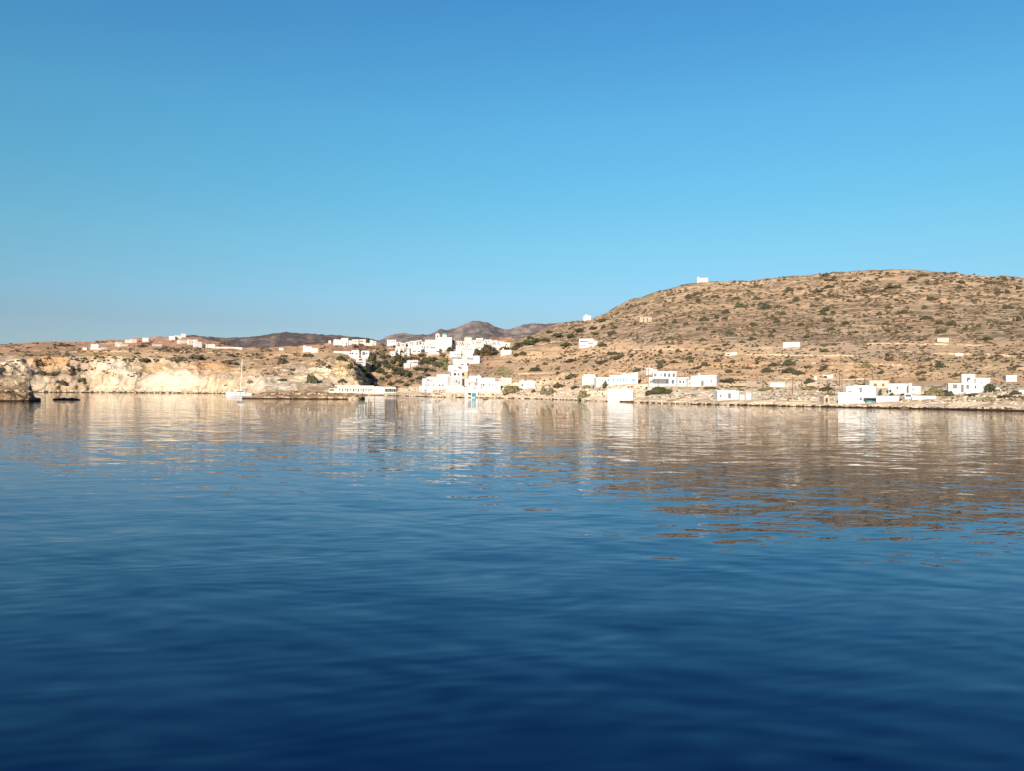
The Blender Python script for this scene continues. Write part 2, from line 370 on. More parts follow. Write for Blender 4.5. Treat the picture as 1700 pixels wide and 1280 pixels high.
def tint_far(px, py, z):
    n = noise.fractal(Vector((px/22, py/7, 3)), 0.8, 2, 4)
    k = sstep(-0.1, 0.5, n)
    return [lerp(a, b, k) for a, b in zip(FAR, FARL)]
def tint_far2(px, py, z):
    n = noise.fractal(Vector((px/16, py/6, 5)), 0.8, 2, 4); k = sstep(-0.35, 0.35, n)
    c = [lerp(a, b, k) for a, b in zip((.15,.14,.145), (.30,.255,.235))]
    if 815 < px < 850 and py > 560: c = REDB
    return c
def cov_far(px, py, z): return 0.5, 0.0
def farcols(pts, D, drop=34):
    return [(x, (650, D*0.75), (y+drop, D*0.78), (y+drop*0.6, D*0.86), (y+drop*0.35, D*0.92), (y, D)) for x, y in pts]
FAR1 = [(-300,575),(200,572),(290,556.5),(320,555.5),(345,559),(400,560),(430,557),(455,552),(480,550.8),(520,553.5),(560,556),(590,558),(620,563),(660,570),(760,577)]
FAR2 = [(560,574),(620,568),(650,556),(668,553.5),(690,554),(710,556),(722,550),(734,545.5),(745,547),(765,541),(782,534),(795,531.5),(808,534),(822,541),(838,547),(850,545),(868,538),(886,535),(905,535.5),(925,534),(960,540),(1000,560)]
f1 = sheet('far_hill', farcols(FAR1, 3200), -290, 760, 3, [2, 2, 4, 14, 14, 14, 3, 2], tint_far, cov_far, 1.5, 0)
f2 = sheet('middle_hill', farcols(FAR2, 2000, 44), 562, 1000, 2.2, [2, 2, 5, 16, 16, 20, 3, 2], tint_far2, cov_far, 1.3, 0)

# bare rocks at the left edge of the frame and the ones awash
def tint_rock(px, py, z):
    n = noise.fractal(Vector((px/9, py/5, 2)), 0.8, 2, 4); k = sstep(-0.3, 0.4, n)
    c = [lerp(a, b, k) for a, b in zip((.34,.26,.18), (.66,.55,.40))]
    d = sstep(643, 650, py+5*n); c = [lerp(a, b, d*0.85) for a, b in zip(c, (.20,.135,.08) if n < .15 else (.42,.29,.15))]
    return c
HEAD = [(-200,(664,240),(654,243),(646,250),(634,256),(622,268)),(0,(664,238),(655,242),(647,249),(636,254),(622,266)),(22,(664,238),(656,241),(647,248),(634,254),(622,266)),
 (40,(664,238),(657,241),(648,247),(635,253),(623,264)),(48,(664,238),(658,241),(651,245),(640,252),(628,260)),(52,(664,239),(660,241),(655,244),(650,248),(646,254)),(58,(663.8,241),(661.8,243),(660,245),(659,247),(659.5,250)),(68,(663.6,244),(663,245),(662.8,246),(662.8,247),(663,248))]
head = sheet('rock_headland', HEAD, -190, 68, 0.9, [2, 3, 12, 14, 12, 8, 4, 2], tint_rock, lambda a, b, c: (0.1, 1.0), 1.2, 2.6)
LEDGE = [(400,(662.3,322),(662,326),(661.6,330),(661.6,334),(662,338)),(414,(662.5,320),(661,325),(660,330),(659.5,335),(660,342)),(430,(663,316),(659,322),(656.5,330),(655.5,340),(656,350)),(450,(663,314),(658,322),(655,334),(653.5,345),(654,360)),
 (480,(663.3,312),(657,321),(653.5,334),(652.5,346),(653,362)),(510,(663.3,311),(657,320),(653,334),(651.5,350),(652,366)),(540,(663.3,310),(658,318),(654.5,330),(653.5,342),(654,356)),(570,(663.3,310),(659,316),(656.5,325),(656,334),(656.5,345)),
 (588,(663,311),(659,316),(656.5,322),(656.5,328),(657.5,334)),(600,(662.8,314),(661.5,317),(661,320),(661,323),(662,326)),(606,(662.6,318),(662.4,320),(662.3,321),(662.3,322),(662.5,323))]
def tint_ledge(px, py, z):
    n = noise.fractal(Vector((px/14, py/4, 6)), 0.8, 2, 4); k = sstep(-0.3, 0.4, n)
    return [lerp(a, b, k) for a, b in zip((.36,.25,.14), (.56,.42,.27))]
ledge = sheet('rock_ledge', LEDGE, 402, 606, 0.9, [2, 3, 10, 10, 10, 6, 4, 2], tint_ledge, lambda a, b, c: (0.1, 1.0), 1.3, 1.5)
def rock(name, label, px, py, wpx, hpx, D, seed, mat):
    p = at(px, py, D); s = D/FPX; bm = bmesh.new(); bmesh.ops.create_icosphere(bm, subdivisions=4, radius=1)
    for v in bm.verts:
        n = noise.fractal(v.co*1.6+Vector((seed, 0, 0)), 0.8, 2, 4)
        n2 = noise.noise(Vector((v.co.x*3+seed, v.co.y*2, 7)))
        v.co = v.co*(1+0.22*n)
        v.co.z = v.co.z*(0.75+0.5*n2) if v.co.z > 0 else v.co.z
        v.co = Vector((v.co.x*wpx/2*s, v.co.y*wpx/2*s*0.7, v.co.z*hpx*s))
    me = bpy.data.meshes.new(name); bm.to_mesh(me); bm.free()
    o = link(name, me, mat, None, (p.x, p.y, 0)); tag(o, label, 'rock'); return o
M_wetrock = simple('wet_brown_rock', (0.10, 0.07, 0.048), 0.5, 1.2)
M_rock = simple('pale_shore_rock', (0.46, 0.36, 0.25), 0.45, 0.9)
rock('flat_rock', 'long low dark rock awash off the left cliff', 109, 661.3, 41, 3.6, 272, 3, M_wetrock)
rock('flat_rock', 'small dark rock just breaking the water below the white waterfront houses', 806, 664.2, 11, 1.8, 330, 8, M_wetrock)
rock('boulder', 'dark boulder pile at the waterline right of the teal boat shed', 1502, 677.5, 13, 5, 203, 5, M_wetrock)
rock('boulder', 'brown rock tip at the right end of the low rocky ledge', 586, 662.5, 20, 5, 312, 13, M_rock)

# ------------------------------------------------------------------ water
mt, t, b = newmat('sea_water')
g = N(t, 'ShaderNodeNewGeometry').outputs['Position']
rot = N(t, 'ShaderNodeMapping'); t.links.new(g, rot.inputs[0]); rot.inputs['Rotation'].default_value = (0, 0, R(14)); rot.inputs['Scale'].default_value = (0.42, 1, 1)
rot2 = N(t, 'ShaderNodeMapping'); t.links.new(g, rot2.inputs[0]); rot2.inputs['Rotation'].default_value = (0, 0, R(-24)); rot2.inputs['Scale'].default_value = (0.5, 1, 1)
# wave slopes straight from noise vectors, so far ripples stay as rough as near ones
def slope(vec, scale, k, det, dist=0.4):
    n = N(t, 'ShaderNodeTexNoise', Scale=scale, Detail=det, Roughness=0.5, Distortion=dist); t.links.new(vec, n.inputs['Vector'])
    s = N(t, 'ShaderNodeVectorMath', operation='SUBTRACT'); t.links.new(n.outputs['Color'], s.inputs[0]); s.inputs[1].default_value = (0.5, 0.5, 0.5)
    m_ = N(t, 'ShaderNodeVectorMath', operation='SCALE'); t.links.new(s.outputs[0], m_.inputs[0])
    if isinstance(k, float): m_.inputs['Scale'].default_value = k
    else: t.links.new(k, m_.inputs['Scale'])
    return m_.outputs[0]
patch = mapr(t, noise_n(t, scaled(t, g, (0.4, 1, 1)), 0.02, 3, 0.5), 0.38, 0.62, 0.5, 1.2)
def vadd(a, c):
    n = N(t, 'ShaderNodeVectorMath', operation='ADD'); t.links.new(a, n.inputs[0]); t.links.new(c, n.inputs[1]); return n.outputs[0]
sl_ = vadd(slope(rot.outputs[0], 0.28, 0.030, 1.0), vadd(slope(rot2.outputs[0], 0.9, mathn(t, 'MULTIPLY', patch, 0.12), 3.0), slope(rot.outputs[0], 2.7, mathn(t, 'MULTIPLY', patch, 0.13), 4.0)))
fl = N(t, 'ShaderNodeVectorMath', operation='MULTIPLY'); t.links.new(sl_, fl.inputs[0]); fl.inputs[1].default_value = (0.40, 0.78, 0.0)
# crossing wave trains with wandering crests
tot = fl.outputs[0]
rw = random.Random(4)
wq = [N(t, 'ShaderNodeTexNoise', Scale=s_, Detail=1.0) for s_ in (0.11, 0.30, 0.75)]
for n_ in wq: t.links.new(scaled(t, g, (0.45, 1, 1)), n_.inputs['Vector'])
for lam, ang, amp, wi in ((4.1, 12, .0045, 0), (2.6, -20, .0065, 0), (1.75, 26, .0080, 1), (1.2, -9, .0095, 1), (0.85, 34, .0085, 1), (0.62, -30, .0085, 2), (0.43, 8, .0080, 2), (0.30, -14, .0070, 2)):
    k_ = 2*pi/lam; d_ = (sin(R(ang)), cos(R(ang)))
    dp = N(t, 'ShaderNodeVectorMath', operation='DOT_PRODUCT'); t.links.new(g, dp.inputs[0]); dp.inputs[1].default_value = (d_[0]*k_, d_[1]*k_, 0)
    sp_ = N(t, 'ShaderNodeSeparateColor'); t.links.new(wq[wi].outputs['Color'], sp_.inputs[0])
    ph = mathn(t, 'ADD', dp.outputs['Value'], mathn(t, 'MULTIPLY', sp_.outputs[rw.randrange(3)], 16.0+rw.uniform(0, 8)))
    am = mathn(t, 'MULTIPLY', mathn(t, 'COSINE', ph, 0.0), mathn(t, 'MULTIPLY', mapr(t, sp_.outputs[rw.randrange(3)], 0.38, 0.62, 0.25, 1.35), amp))
    vs_ = N(t, 'ShaderNodeVectorMath', operation='SCALE'); vs_.inputs[0].default_value = (d_[0], d_[1], 0); t.links.new(am, vs_.inputs['Scale'])
    tot = vadd(tot, vs_.outputs[0])
up = N(t, 'ShaderNodeVectorMath', operation='ADD'); t.links.new(tot, up.inputs[0]); up.inputs[1].default_value = (0, 0, 1)
bn = N(t, 'ShaderNodeVectorMath', operation='NORMALIZE'); t.links.new(up.outputs[0], bn.inputs[0])
t.nodes.remove(b)
fr_ = N(t, 'ShaderNodeFresnel', IOR=1.41); gl_ = N(t, 'ShaderNodeBsdfGlossy'); df_ = N(t, 'ShaderNodeBsdfDiffuse'); ms_ = N(t, 'ShaderNodeMixShader')
gl_.inputs['Color'].default_value = (0.78, 0.86, 1.0, 1); gl_.inputs['Roughness'].default_value = 0.004; df_.inputs['Color'].default_value = (0.0, 0.0012, 0.026, 1)
for n_ in (fr_, gl_): t.links.new(bn.outputs[0], n_.inputs['Normal'])
gt = mathn(t, 'POWER', fr_.outputs[0], 0.7)          # reflections tinted by angle: white at grazing, blue when looked into
t.links.new(mixc(t, gt, (0.40, 0.71, 1.0), (1.0, 0.98, 0.96)), gl_.inputs['Color'])
t.links.new(fr_.outputs[0], ms_.inputs[0]); t.links.new(df_.outputs[0], ms_.inputs[1]); t.links.new(gl_.outputs[0], ms_.inputs[2])
t.links.new(ms_.outputs[0], t.nodes['Material Output'].inputs['Surface'])
me = bpy.data.meshes.new('sea'); E = 9000
me.from_pydata([(-E, -600, 0), (E, -600, 0), (E, E, 0), (-E, E, 0)], [], [(0, 1, 2, 3)]); sea = link('sea', me, mt); sea['kind'] = 'structure'
#---OBJECTS---
# ------------------------------------------------------------------ placing things on the ground
def bvh_of(*obs):
    vs = []; fs = []
    for o in obs:
        k = len(vs); vs += [v.co.copy() for v in o.data.vertices]; fs += [tuple(i+k for i in p.vertices) for p in o.data.polygons]
    return BVHTree.FromPolygons(vs, fs)
GB = bvh_of(terrain, head, ledge); FB = bvh_of(f1, f2)
def ground(px, py, maxdrop=14):
    """where the sight line meets the land; slides down until it does"""
    for k in range(maxdrop*2):
        h = GB.ray_cast(CAM, ray(px, py+k*0.5).normalized())
        if h[0] is not None: return h[0]
    return None
def height_at(x, y):
    h = GB.ray_cast(Vector((x, y, 900)), Vector((0, 0, -1)))
    return h[0].z if h[0] is not None else 0.0

# ------------------------------------------------------------------ houses
WM = {'w': M_white, 'c': M_cream, 'p': M_pink, 'b': M_beige, 's': M_stone, 'g': M_pale, 'x': M_grey}
CM = {'b': M_blue, 'l': M_lblue, 't': M_teal, 'g': M_grey, 'd': M_dark, 'm': M_purple, 'n': M_brown, 'k': M_glass}
HOUSES = []; SITES = []
def house(label, blocks, wins=(), cat='house', name='white_house', wall='w', yaw=None, D=None, group=None, depth=None, roofs=True, parent_only=False, sink=2.5):
    """blocks: (x0, x1, ytop, ybase[, setback m]) ; wins: (x, y, w, h, colour[, 'door'|'arch']) measured against the blocks"""
    bx0 = min(q[0] for q in blocks); bx1 = max(q[1] for q in blocks); yb = max(q[3] for q in blocks); cx = (bx0+bx1)/2
    if D is None:
        g_ = ground(cx, yb, 30)
        D = math.hypot(g_.x, g_.y) if g_ else 1000
    base = at(cx, yb, D); kc = 1/math.hypot(*ray(cx, 650).xy); s = D*kc*kc/FPX; sv = D*kc/FPX
    rnd = random.Random(int(cx*13+yb*7))
    az = math.atan2(base.x, base.y)
    if yaw is None: yaw = rnd.uniform(-20, 20)
    root = empty(name, base, -az+R(yaw)); tag(root, label, cat, group)
    W_ = MB(); RF = MB(); PB = MB()
    cs = cos(R(yaw))
    def lx(px): return (px-cx)*s/cs
    def lz(py): return (yb-py)*sv
    faces = []
    for i, q in enumerate(blocks):
        x0, x1, yt, y0 = q[:4]; sb = q[4] if len(q) > 4 else 0.11*i
        dp = depth or max(3.2, min(9.0, (x1-x0)*s*0.75)); z1 = lz(yt); z0 = lz(y0)-sink
        a, b_ = lx(x0), lx(x1)
        W_.box(a, b_, sb, sb+dp+0.07*i, z0, z1)
        if roofs:
            t = 0.22; pth = min(0.35, (b_-a)*0.15)
            RF.box(a-0.03, b_+0.03, sb-0.04, sb+pth, z1+0.01, z1+t); RF.box(a-0.03, b_+0.03, sb+dp-pth, sb+dp+0.05, z1+0.01, z1+t)
            RF.box(a-0.03, a+pth, sb+pth+.003, sb+dp-pth-.003, z1+0.012, z1+t-.004); RF.box(b_-pth, b_+0.03, sb+pth+.003, sb+dp-pth-.003, z1+0.012, z1+t-.004)
        faces.append((x0, x1, yt, y0, sb))
    W_.build('wall', M_white2 if wall == 'w' and rnd.random() < .4 else WM[wall], root)
    if roofs: RF.build('roof', WM[wall] if wall != 'w' else M_roof, root)
    if roofs and rnd.random() < .4 and cat in ('house', 'villa', 'boathouse'):
        q = blocks[0]; cxx = lerp(lx(q[0]), lx(q[1]), rnd.choice((.2, .75))); zz = lz(q[2])
        MB().box(cxx-.3, cxx+.3, 1.2, 1.8, zz-.1, zz+.95).box(cxx-.42, cxx+.42, 1.08, 1.92, zz+.95, zz+1.08).build('chimney', WM[wall], root)
    for q in wins:
        x, y, ww, hh, c = q[:5]; kind = q[5] if len(q) > 5 else 'window'
        fr = 0
        for f in faces:
            if f[0]-0.5 <= x <= f[1]+0.5 and f[2]-0.5 <= y: fr = f[4]; break
        hw, hz = ww*s/2, hh*sv/2; X, Z = lx(x), lz(y)
        if kind == 'arch':
            m2 = MB(); n = 10; pts = [(X-hw, fr-0.05, Z-hz), (X+hw, fr-0.05, Z-hz)]+[(X+hw*cos(pi*k/n), fr-0.05, Z+hz*(0.1+0.9*sin(pi*k/n))) for k in range(n+1)]
            k = len(pts); m2.poly(pts+[(p[0], fr+0.05, p[2]) for p in pts], [tuple(range(k))]+[(i, (i+1) % k+0, (i+1) % k+k, i+k) for i in range(k)])
            o = m2.build('archway', CM[c], root); continue
        if kind == 'awning':
            MB().poly([(X-hw, fr-0.02, Z+hz), (X+hw, fr-0.02, Z+hz), (X+hw, fr-1.6, Z-hz), (X-hw, fr-1.6, Z-hz), (X-hw, fr-0.02, Z+hz-.1), (X+hw, fr-0.02, Z+hz-.1), (X+hw, fr-1.6, Z-hz-.1), (X-hw, fr-1.6, Z-hz-.1)],
                [(0,1,2,3),(7,6,5,4),(0,4,5,1),(1,5,6,2),(2,6,7,3),(3,7,4,0)]).build('awning', CM[c], root); continue
        hw *= 1.35; hz *= 1.2
        w_ = MB(); fw = min(0.12, hw*0.3)
        # frame ring
        w_.box(X-hw, X-hw+fw, fr-0.07, fr+0.02, Z-hz, Z+hz).box(X+hw-fw, X+hw, fr-0.07, fr+0.02, Z-hz, Z+hz).box(X-hw+fw, X+hw-fw, fr-0.068, fr+0.018, Z+hz-fw, Z+hz)
        if kind == 'window': w_.box(X-hw+fw, X+hw-fw, fr-0.068, fr+0.018, Z-hz, Z-hz+fw)
        o = w_.build(kind, CM[c] if c != 'k' else M_white, root)
        MB().box(X-hw+fw, X+hw-fw, fr-0.045, fr+0.01, Z-hz+(fw if kind == 'window' else 0), Z+hz-fw).build('pane' if kind == 'window' else 'door_leaf', M_glass if kind == 'window' and c in 'kd' else CM[c], o)
    HOUSES.append((root, D, s)); SITES.append((root, blocks, D, cx))
    return root, s, D

# ---- right shore
R1, s_, D_ = house('white villa with a raised middle and a blue upper window, right of the biggest bush', [(1574,1623,637,653),(1597,1620,622,640,1.8),(1620,1644,628,652,0.9)],
  [(1585.3,641.5,5,7,'g'),(1608.8,628.8,4.2,5,'b'),(1630,634.5,2,2,'k'),(1597.6,645,3.2,12,'g','door'),(1606.5,642,3,7,'g'),(1619.5,642.5,2.4,6,'k')], name='villa', yaw=4)
house('small white hut with a grey left side at the far right of the slope', [(1670,1688,623.5,632.5)], cat='hut', name='hut', yaw=14, wall='w')
house('tiny white block with one blue window right of the dark boulders', [(1502,1514,655,663)], [(1508,657.5,7,3,'b')], cat='hut', name='shed')
house('white flat-roofed house with one small grey window above the shore wall', [(1475,1508,637.6,654)], [(1490,644.5,2.4,3.4,'g'),(1478,650,4,5,'d','arch')])  # dark arch plate stands in for a shaded opening
house('low cream house with a small green-blue window, between white house and grey bush', [(1508.5,1528,642,655)], [(1516,647,2,2.6,'t')], wall='c', name='cream_house')
house('low beige unpainted house behind the big white boathouse', [(1443.5,1475,632,645)], [(1453,639,4,5,'n'),(1466,639,3.4,5,'n')], wall='b', name='beige_house')
RB, sb_, Db_ = house('big two-storey white boathouse with a turquoise boat door under a dark porch', [(1391,1436,654,670),(1404,1454,642,669,1.6)],
  [(1428,649,3.4,8,'g'),(1442.5,650,1.2,3,'k'),(1410.5,652.5,10,4.5,'g','arch'),(1443.5,665.5,10,6,'t','door'),(1436,664.5,4,5,'d'),(1450.5,664,3.4,5.5,'d'),(1429,663,3,4,'g')], name='boathouse', cat='boathouse', yaw=-3)
MB().box(-2.5, 1.2, 0.3, 2.2, 0, 1.0).build('roof_box', M_white, RB, (1.6, 2.2, 27.2*sb_))
MB().box(-3.3, 3.3, -1.5, -0.06, -0.12, 0.12).build('porch_roof', M_grey, RB, (20.5*sb_, 1.6, 9.4*sb_))
house('tiny pale stone hut with a dark doorway left of the boathouse porch', [(1367.5,1377,660,670)], [(1372.3,665.3,2.6,6.4,'d','door')], wall='s', cat='hut', name='stone_hut')
house('small white boathouse with one grey door alone on the middle of the right shore', [(1191,1227,650.5,664)], [(1211,658,3.4,7,'g','door'),(1196.5,658,1.4,3,'d')], cat='boathouse', name='boathouse')
house('ruined low white wall block right of the small boathouse', [(1228,1236,656,664),(1238,1247,653,664)], wall='g', cat='ruin', name='ruin', roofs=False)
house('large two-storey white house with blue shutters and a shaded porch', [(1077,1128,627,641),(1084,1123.5,616.5,640,2.2)],
  [(1088,621.5,3,4,'g'),(1098,621.5,1.8,3,'k'),(1104.3,621.5,2.4,4.6,'b'),(1111.5,621.8,2.4,4.6,'b'),(1119,621.8,2.4,4.6,'b'),(1084.7,631.8,3,4.6,'b'),(1097.5,632,19,7,'g'),(1106.7,632.6,2.6,5,'b'),(1116.9,632.8,3,5.4,'b'),(1080.5,633,2.4,3,'n')], name='villa', yaw=3)  # the wide grey window panel paints in the shade of the porch
house('small white gabled chapel just behind the large blue-shuttered house', [(1073,1084,611,620),(1084,1091,613.5,620)], cat='chapel', name='chapel')
house('small white annex with two blue windows right of the blue-shuttered house', [(1125,1141.5,626.5,641)], [(1129.5,633,1.8,3.4,'b'),(1134.6,633.3,2,4,'b')], name='white_annex')
house('low white annex with two brown windows, second right of the blue-shuttered house', [(1141.5,1151.5,629.5,641)], [(1144.8,636,1.6,2.4,'n'),(1149.5,636,1.6,2.4,'n')], name='white_annex')
house('long white house with a grey door, right end of the blue-shuttered house row', [(1147,1163,624,641),(1163,1189,623,639)], [(1166,635.5,3,7,'g','door'),(1181,632,1.5,4,'k')], name='white_house')
house('long white house with light blue shutters left of the two-storey house', [(1012,1032,623.2,637),(1032,1048,620.6,637,0.12),(1048,1059,618.5,636,0.24)],
  [(1018.3,630,2.2,5,'l'),(1026,630,2,5,'l'),(1030.2,630,1.8,5,'l'),(1035,630,1.8,5.4,'l'),(1039.3,630,1.8,5.4,'l'),(1051.5,630,4,3.4,'l')], name='white_house', yaw=2)
house('old cream-white block behind the shoreline thicket', [(966.5,989,625,637),(968,987,621.5,627,0.8)], [(984,623.5,2,2,'k')], wall='c', name='cream_house')
house('low white link house between the cream block and the light blue shutters', [(989.5,1012,626.5,636)], [(1001,631,1.6,2,'k'),(1010.5,630,2,3.4,'l')], name='white_house')
house('windowless bright white boathouse at the water below the light blue shutters', [(1008.6,1047,647.5,665.5),(1047,1051,651,665)], cat='boathouse', name='boathouse', yaw=0)
house('white cube house with one grey door at its left corner, beside olive bushes', [(862.5,887.5,632,645)], [(867,639.5,2.2,5,'g','door')], name='white_cube_house', yaw=3)
house('small white cube house above the round olive bush', [(831.5,849.5,627.5,636.5)], name='white_cube_house')
house('white hill villa with mauve-shaded balconies alone on the slope', [(961.5,985,562,575.5),(985,991.5,565.5,573.5)], [(965,566.3,3,1.6,'m'),(970,566.3,9,1.7,'m'),(980.5,568.8,7,1.7,'m'),(967,573.3,9,1.2,'m')], name='villa')
ch1, s1, D1 = house('little white chapel on the saddle left of the big hill', [(969,981,523.5,530)], cat='chapel', name='chapel', depth=8, sink=4)
ch2, s2, D2 = house('white chapel crowning the shoulder of the big brown hill', [(1157,1175.5,461,467.5)], cat='chapel', name='chapel', depth=9, sink=5)
for c_, q_, x_, z_ in ((ch1, s1, -1.5, 6.5), (ch2, s2, -7, 6.5)):
    b2 = MB(); b2.box(x_*q_-0.9, x_*q_-0.3, 0.3, 1.2, z_*q_-0.2, z_*q_+1.6).box(x_*q_+0.3, x_*q_+0.9, 0.3, 1.2, z_*q_-0.2, z_*q_+1.6).box(x_*q_-0.9, x_*q_+0.9, 0.31, 1.19, z_*q_+1.6, z_*q_+2.0)
    b2.build('belfry', M_white, c_)
house('roofless beige stone ruin with openings high on the slope', [(1062,1068,525.5,534.5),(1069.5,1074,525.5,534.5),(1075.5,1082,526.5,534.5),(1062,1082,525,527.2,0.3)], wall='s', cat='ruin', name='stone_ruin', roofs=False, sink=0)
house('cream low house with a small belfry right of the village', [(831.5,849,580.5,588.5),(834,836,577.8,581,0.8)], wall='c', cat='chapel', name='cream_chapel')
house('pale ruined house on the slope left of the cream villa', [(1205,1213,585.5,589.5),(1214,1223.5,584.2,589.5)], [(1209,587.5,3,2,'d')], wall='g', cat='ruin', name='ruin')
house('cream-white low farmhouse on the mid slope', [(1300,1328,568,574.8)], [(1310,570.5,1.3,1.5,'k')], wall='c', cat='farmhouse', name='farmhouse')
house('pale beige farm shed at the foot of the upper hill', [(1556,1575,561,567.3)], wall='b', cat='shed', name='farm_shed')
house('narrow cream shed on the bare slope, above right', [(1586,1599,586.5,590)], wall='c', cat='shed', name='farm_shed')
house('small flat shelter with a dark opening and white end wall', [(1366,1375,622.5,627.5),(1375,1383,622.3,627.5)], [(1370,625,7,4,'d','arch')], wall='g', cat='shelter', name='shelter')
house('low blue-grey rendered block on the right foreshore', [(1279,1303,635.5,642.5)], wall='x' if False else 'g', cat='shed', name='low_building')
house('white gatepost block beside the round bush on the right foreshore', [(1352,1355.5,623.5,629.5)], cat='gatepost', name='gatepost', roofs=False)

# ---- boathouses under the spur
wb_ = [(563.8+4.35*k+(k % 3)*0.5, 648.4 if k % 2 else 647.6, 1.35, 4.2 if k % 2 else 2.4, 'dndbd'[k % 5], 'door') for k in range(13)]
g0_ = ground(591, 653.5); DB_ = math.hypot(g0_.x, g0_.y)
house('long cream boathouse row with dark little doors under the yellow spur', [(560,622,642.5,653.5),(546,560,646.3,653,0.6)], wb_+[(551,648.5,6,2,'d')], wall='c', cat='boathouse', name='boathouse_row', yaw=0, depth=8, D=DB_)
house('plain windowless white boathouse block at the right end of the cream row', [(622.5,638,643.3,654)], cat='boathouse', name='boathouse', yaw=0, D=DB_+.3)
house('boathouse front with five dark blue doors beside the plain white block', [(638.5,657,643.5,653.5)], [(641+3.5*k, 648.8, 2.4, 4.4, 'b' if k % 2 else 'd', 'door') for k in range(5)], wall='g', cat='boathouse', name='boathouse', yaw=0, D=DB_+.5)

# ---- white cluster on the water, centre
def clus(label, blocks, wins=(), **k): return house(label, blocks, wins, group='white houses of the waterfront cluster', **k)
clus('tall narrow white house, left end of the waterfront cluster', [(703,710,628,645.8)], [(706.8,638.6,1.2,1.8,'d'),(709.2,643.8,2,1.6,'n')], name='white_house')
clus('white waterfront house with two rows of tiny windows, second from the left', [(710.2,728.5,625.5,646)], [(709.9+.8,630.5,1.2,2.4,'d'),(713.5,630.5,1,2.2,'n'),(716.8,630.5,1,2.2,'n'),(726.4,630,1,3.6,'g'),(711.6,638.6,1,2,'n'),(719.4,639,1,3,'g'),(725,639,1.6,2.2,'d')], name='white_house')
clus('broad white waterfront house with a stepped roof, third from the left', [(728.6,746.5,621,646)], [(730,639.2,1.4,2.6,'d'),(735.3,639.2,1.2,2.6,'d')], name='white_house')
clus('white waterfront house with dark arched stair openings, middle of the cluster', [(746.7,767,624.5,649)], [(757.6,632,2.2,4.4,'g','arch'),(762,634,1.8,5,'g','arch'),(751,642,3,1.6,'k')], name='white_house')
clus('tiny white outbuilding at the far left foot of the waterfront cluster', [(695.8,703,640.5,646.5)], name='white_annex')
clus('low white terrace wall in front of the arched waterfront house', [(741,777.3,640.5,652)], [(771.2,641.7,2,2.2,'d'),(775,641,1,3,'n')], name='terrace_wall', cat='wall', yaw=0, depth=5)
clus('small white house tucked behind the terrace wall of the waterfront cluster', [(767.2,778.3,628.7,643)], name='white_house')
clus('white waterfront house with a long beige ledge at mid height', [(777.6,798.5,624,650)], [(779.5,637,1.6,3,'g'),(789,637,1.6,3,'g'),(791.5,630,1.2,5,'d'),(791.6,637.5,1.2,4.5,'n'),(785,634.6,13,0.8,'n'),(788.5,645,1.2,5,'g')], name='white_house')
clus('wide white waterfront house with four small windows, right of the ledge house', [(798.7,822,627,652)], [(797.8+1.2,638,1.4,3,'n'),(802.8,638.2,1.6,3,'d'),(812.3,638.2,1.6,1.8,'m'),(818,638.2,1.6,1.8,'m'),(794.7+5,644,1.6,2,'g')], name='white_house')
clus('low white house at the right end of the waterfront cluster beside the olive bush', [(822.2,831,633.5,648)], [(824.5,645,2,1.4,'m')], name='white_house')
house('beige stone boathouse front on the water under the waterfront cluster', [(740,771,653.5,661)], [(751,657.5,2,3.5,'n','door'),(757,657.5,2,3.5,'n','door'),(764,657.5,2,3.5,'n','door')], wall='s', cat='boathouse', name='stone_boathouse', yaw=0)
house('white boathouse with a dark awning left of the turquoise boat door', [(771.3,782,652.6,661)], [(779.2,654,5,1.8,'d','awning')], cat='boathouse', name='boathouse', yaw=0)
house('white boathouse with a bright turquoise door at the water', [(782.3,793,652.8,661.3)], [(786.8,656.6,5,5.4,'t','door')], cat='boathouse', name='boathouse', yaw=0)
# ---- stepping up from the cluster to the village
house('white house with two dark arches above the waterfront cluster', [(751,766.5,616,626)], [(755.2,620.3,4.2,4.4,'d','arch'),(761.2,620.6,2,3,'b'),(768,622,1,1,'d')][:2], name='white_house')
house('grey-beige shaded block right of the house with two arches', [(767,776.3,616.5,628.5)], [(769,620,2.6,4,'d','awning')], wall='s', name='shaded_block')  # the block's shade is put into its grey-beige wall colour
house('pale blue-grey awning shelter left of the house with two arches', [(745.8,751,619.8,624.5)], [(748.4,621.5,5.6,3.4,'b','awning')], wall='g', cat='shelter', name='shelter')
house('white cube house standing taller than its terrace above the arches', [(766.8,776.8,606.6,617)], [(774,610,1,1.4,'k')], name='white_cube_house')
house('low white terrace house with a small porch left of that white cube', [(746.3,762.5,606,614)], [(762,608.6,2,2,'d')], name='white_house')
house('small white step-roofed annex just below the low terrace house', [(758.3,766.6,612,617)], name='white_annex')
house('white terrace wall house with planted top, under the mauve roof terrace', [(755,775,602.6,607.4)], [(767,602.2+2,4,1.4,'d')], name='white_house')
house('long white house with a mauve roof terrace, below the village', [(752,778,595.5,603),(752.5,777,591.8,596.2,2.6)], [(760,593.5,12,2,'m')], name='white_house')
house('white block house with a wide grey opening, right of the mauve terrace', [(778.3,796,591,601.5)], [(782,595,6.5,2,'g')], name='white_house')
house('white house with two dark windows below the right part of the village', [(746.7,765.3,583.2,591)], [(756.4,587.6,2,1.2,'g'),(761.2,587.6,4,1.2,'g')], name='white_house')
house('white house with a mauve-trimmed balcony, right below the village centre', [(767.5,785,577.3,591)], [(769,587.5,1.6,1.4,'g'),(776,577.6+1,12,0.9,'m')], name='white_house')
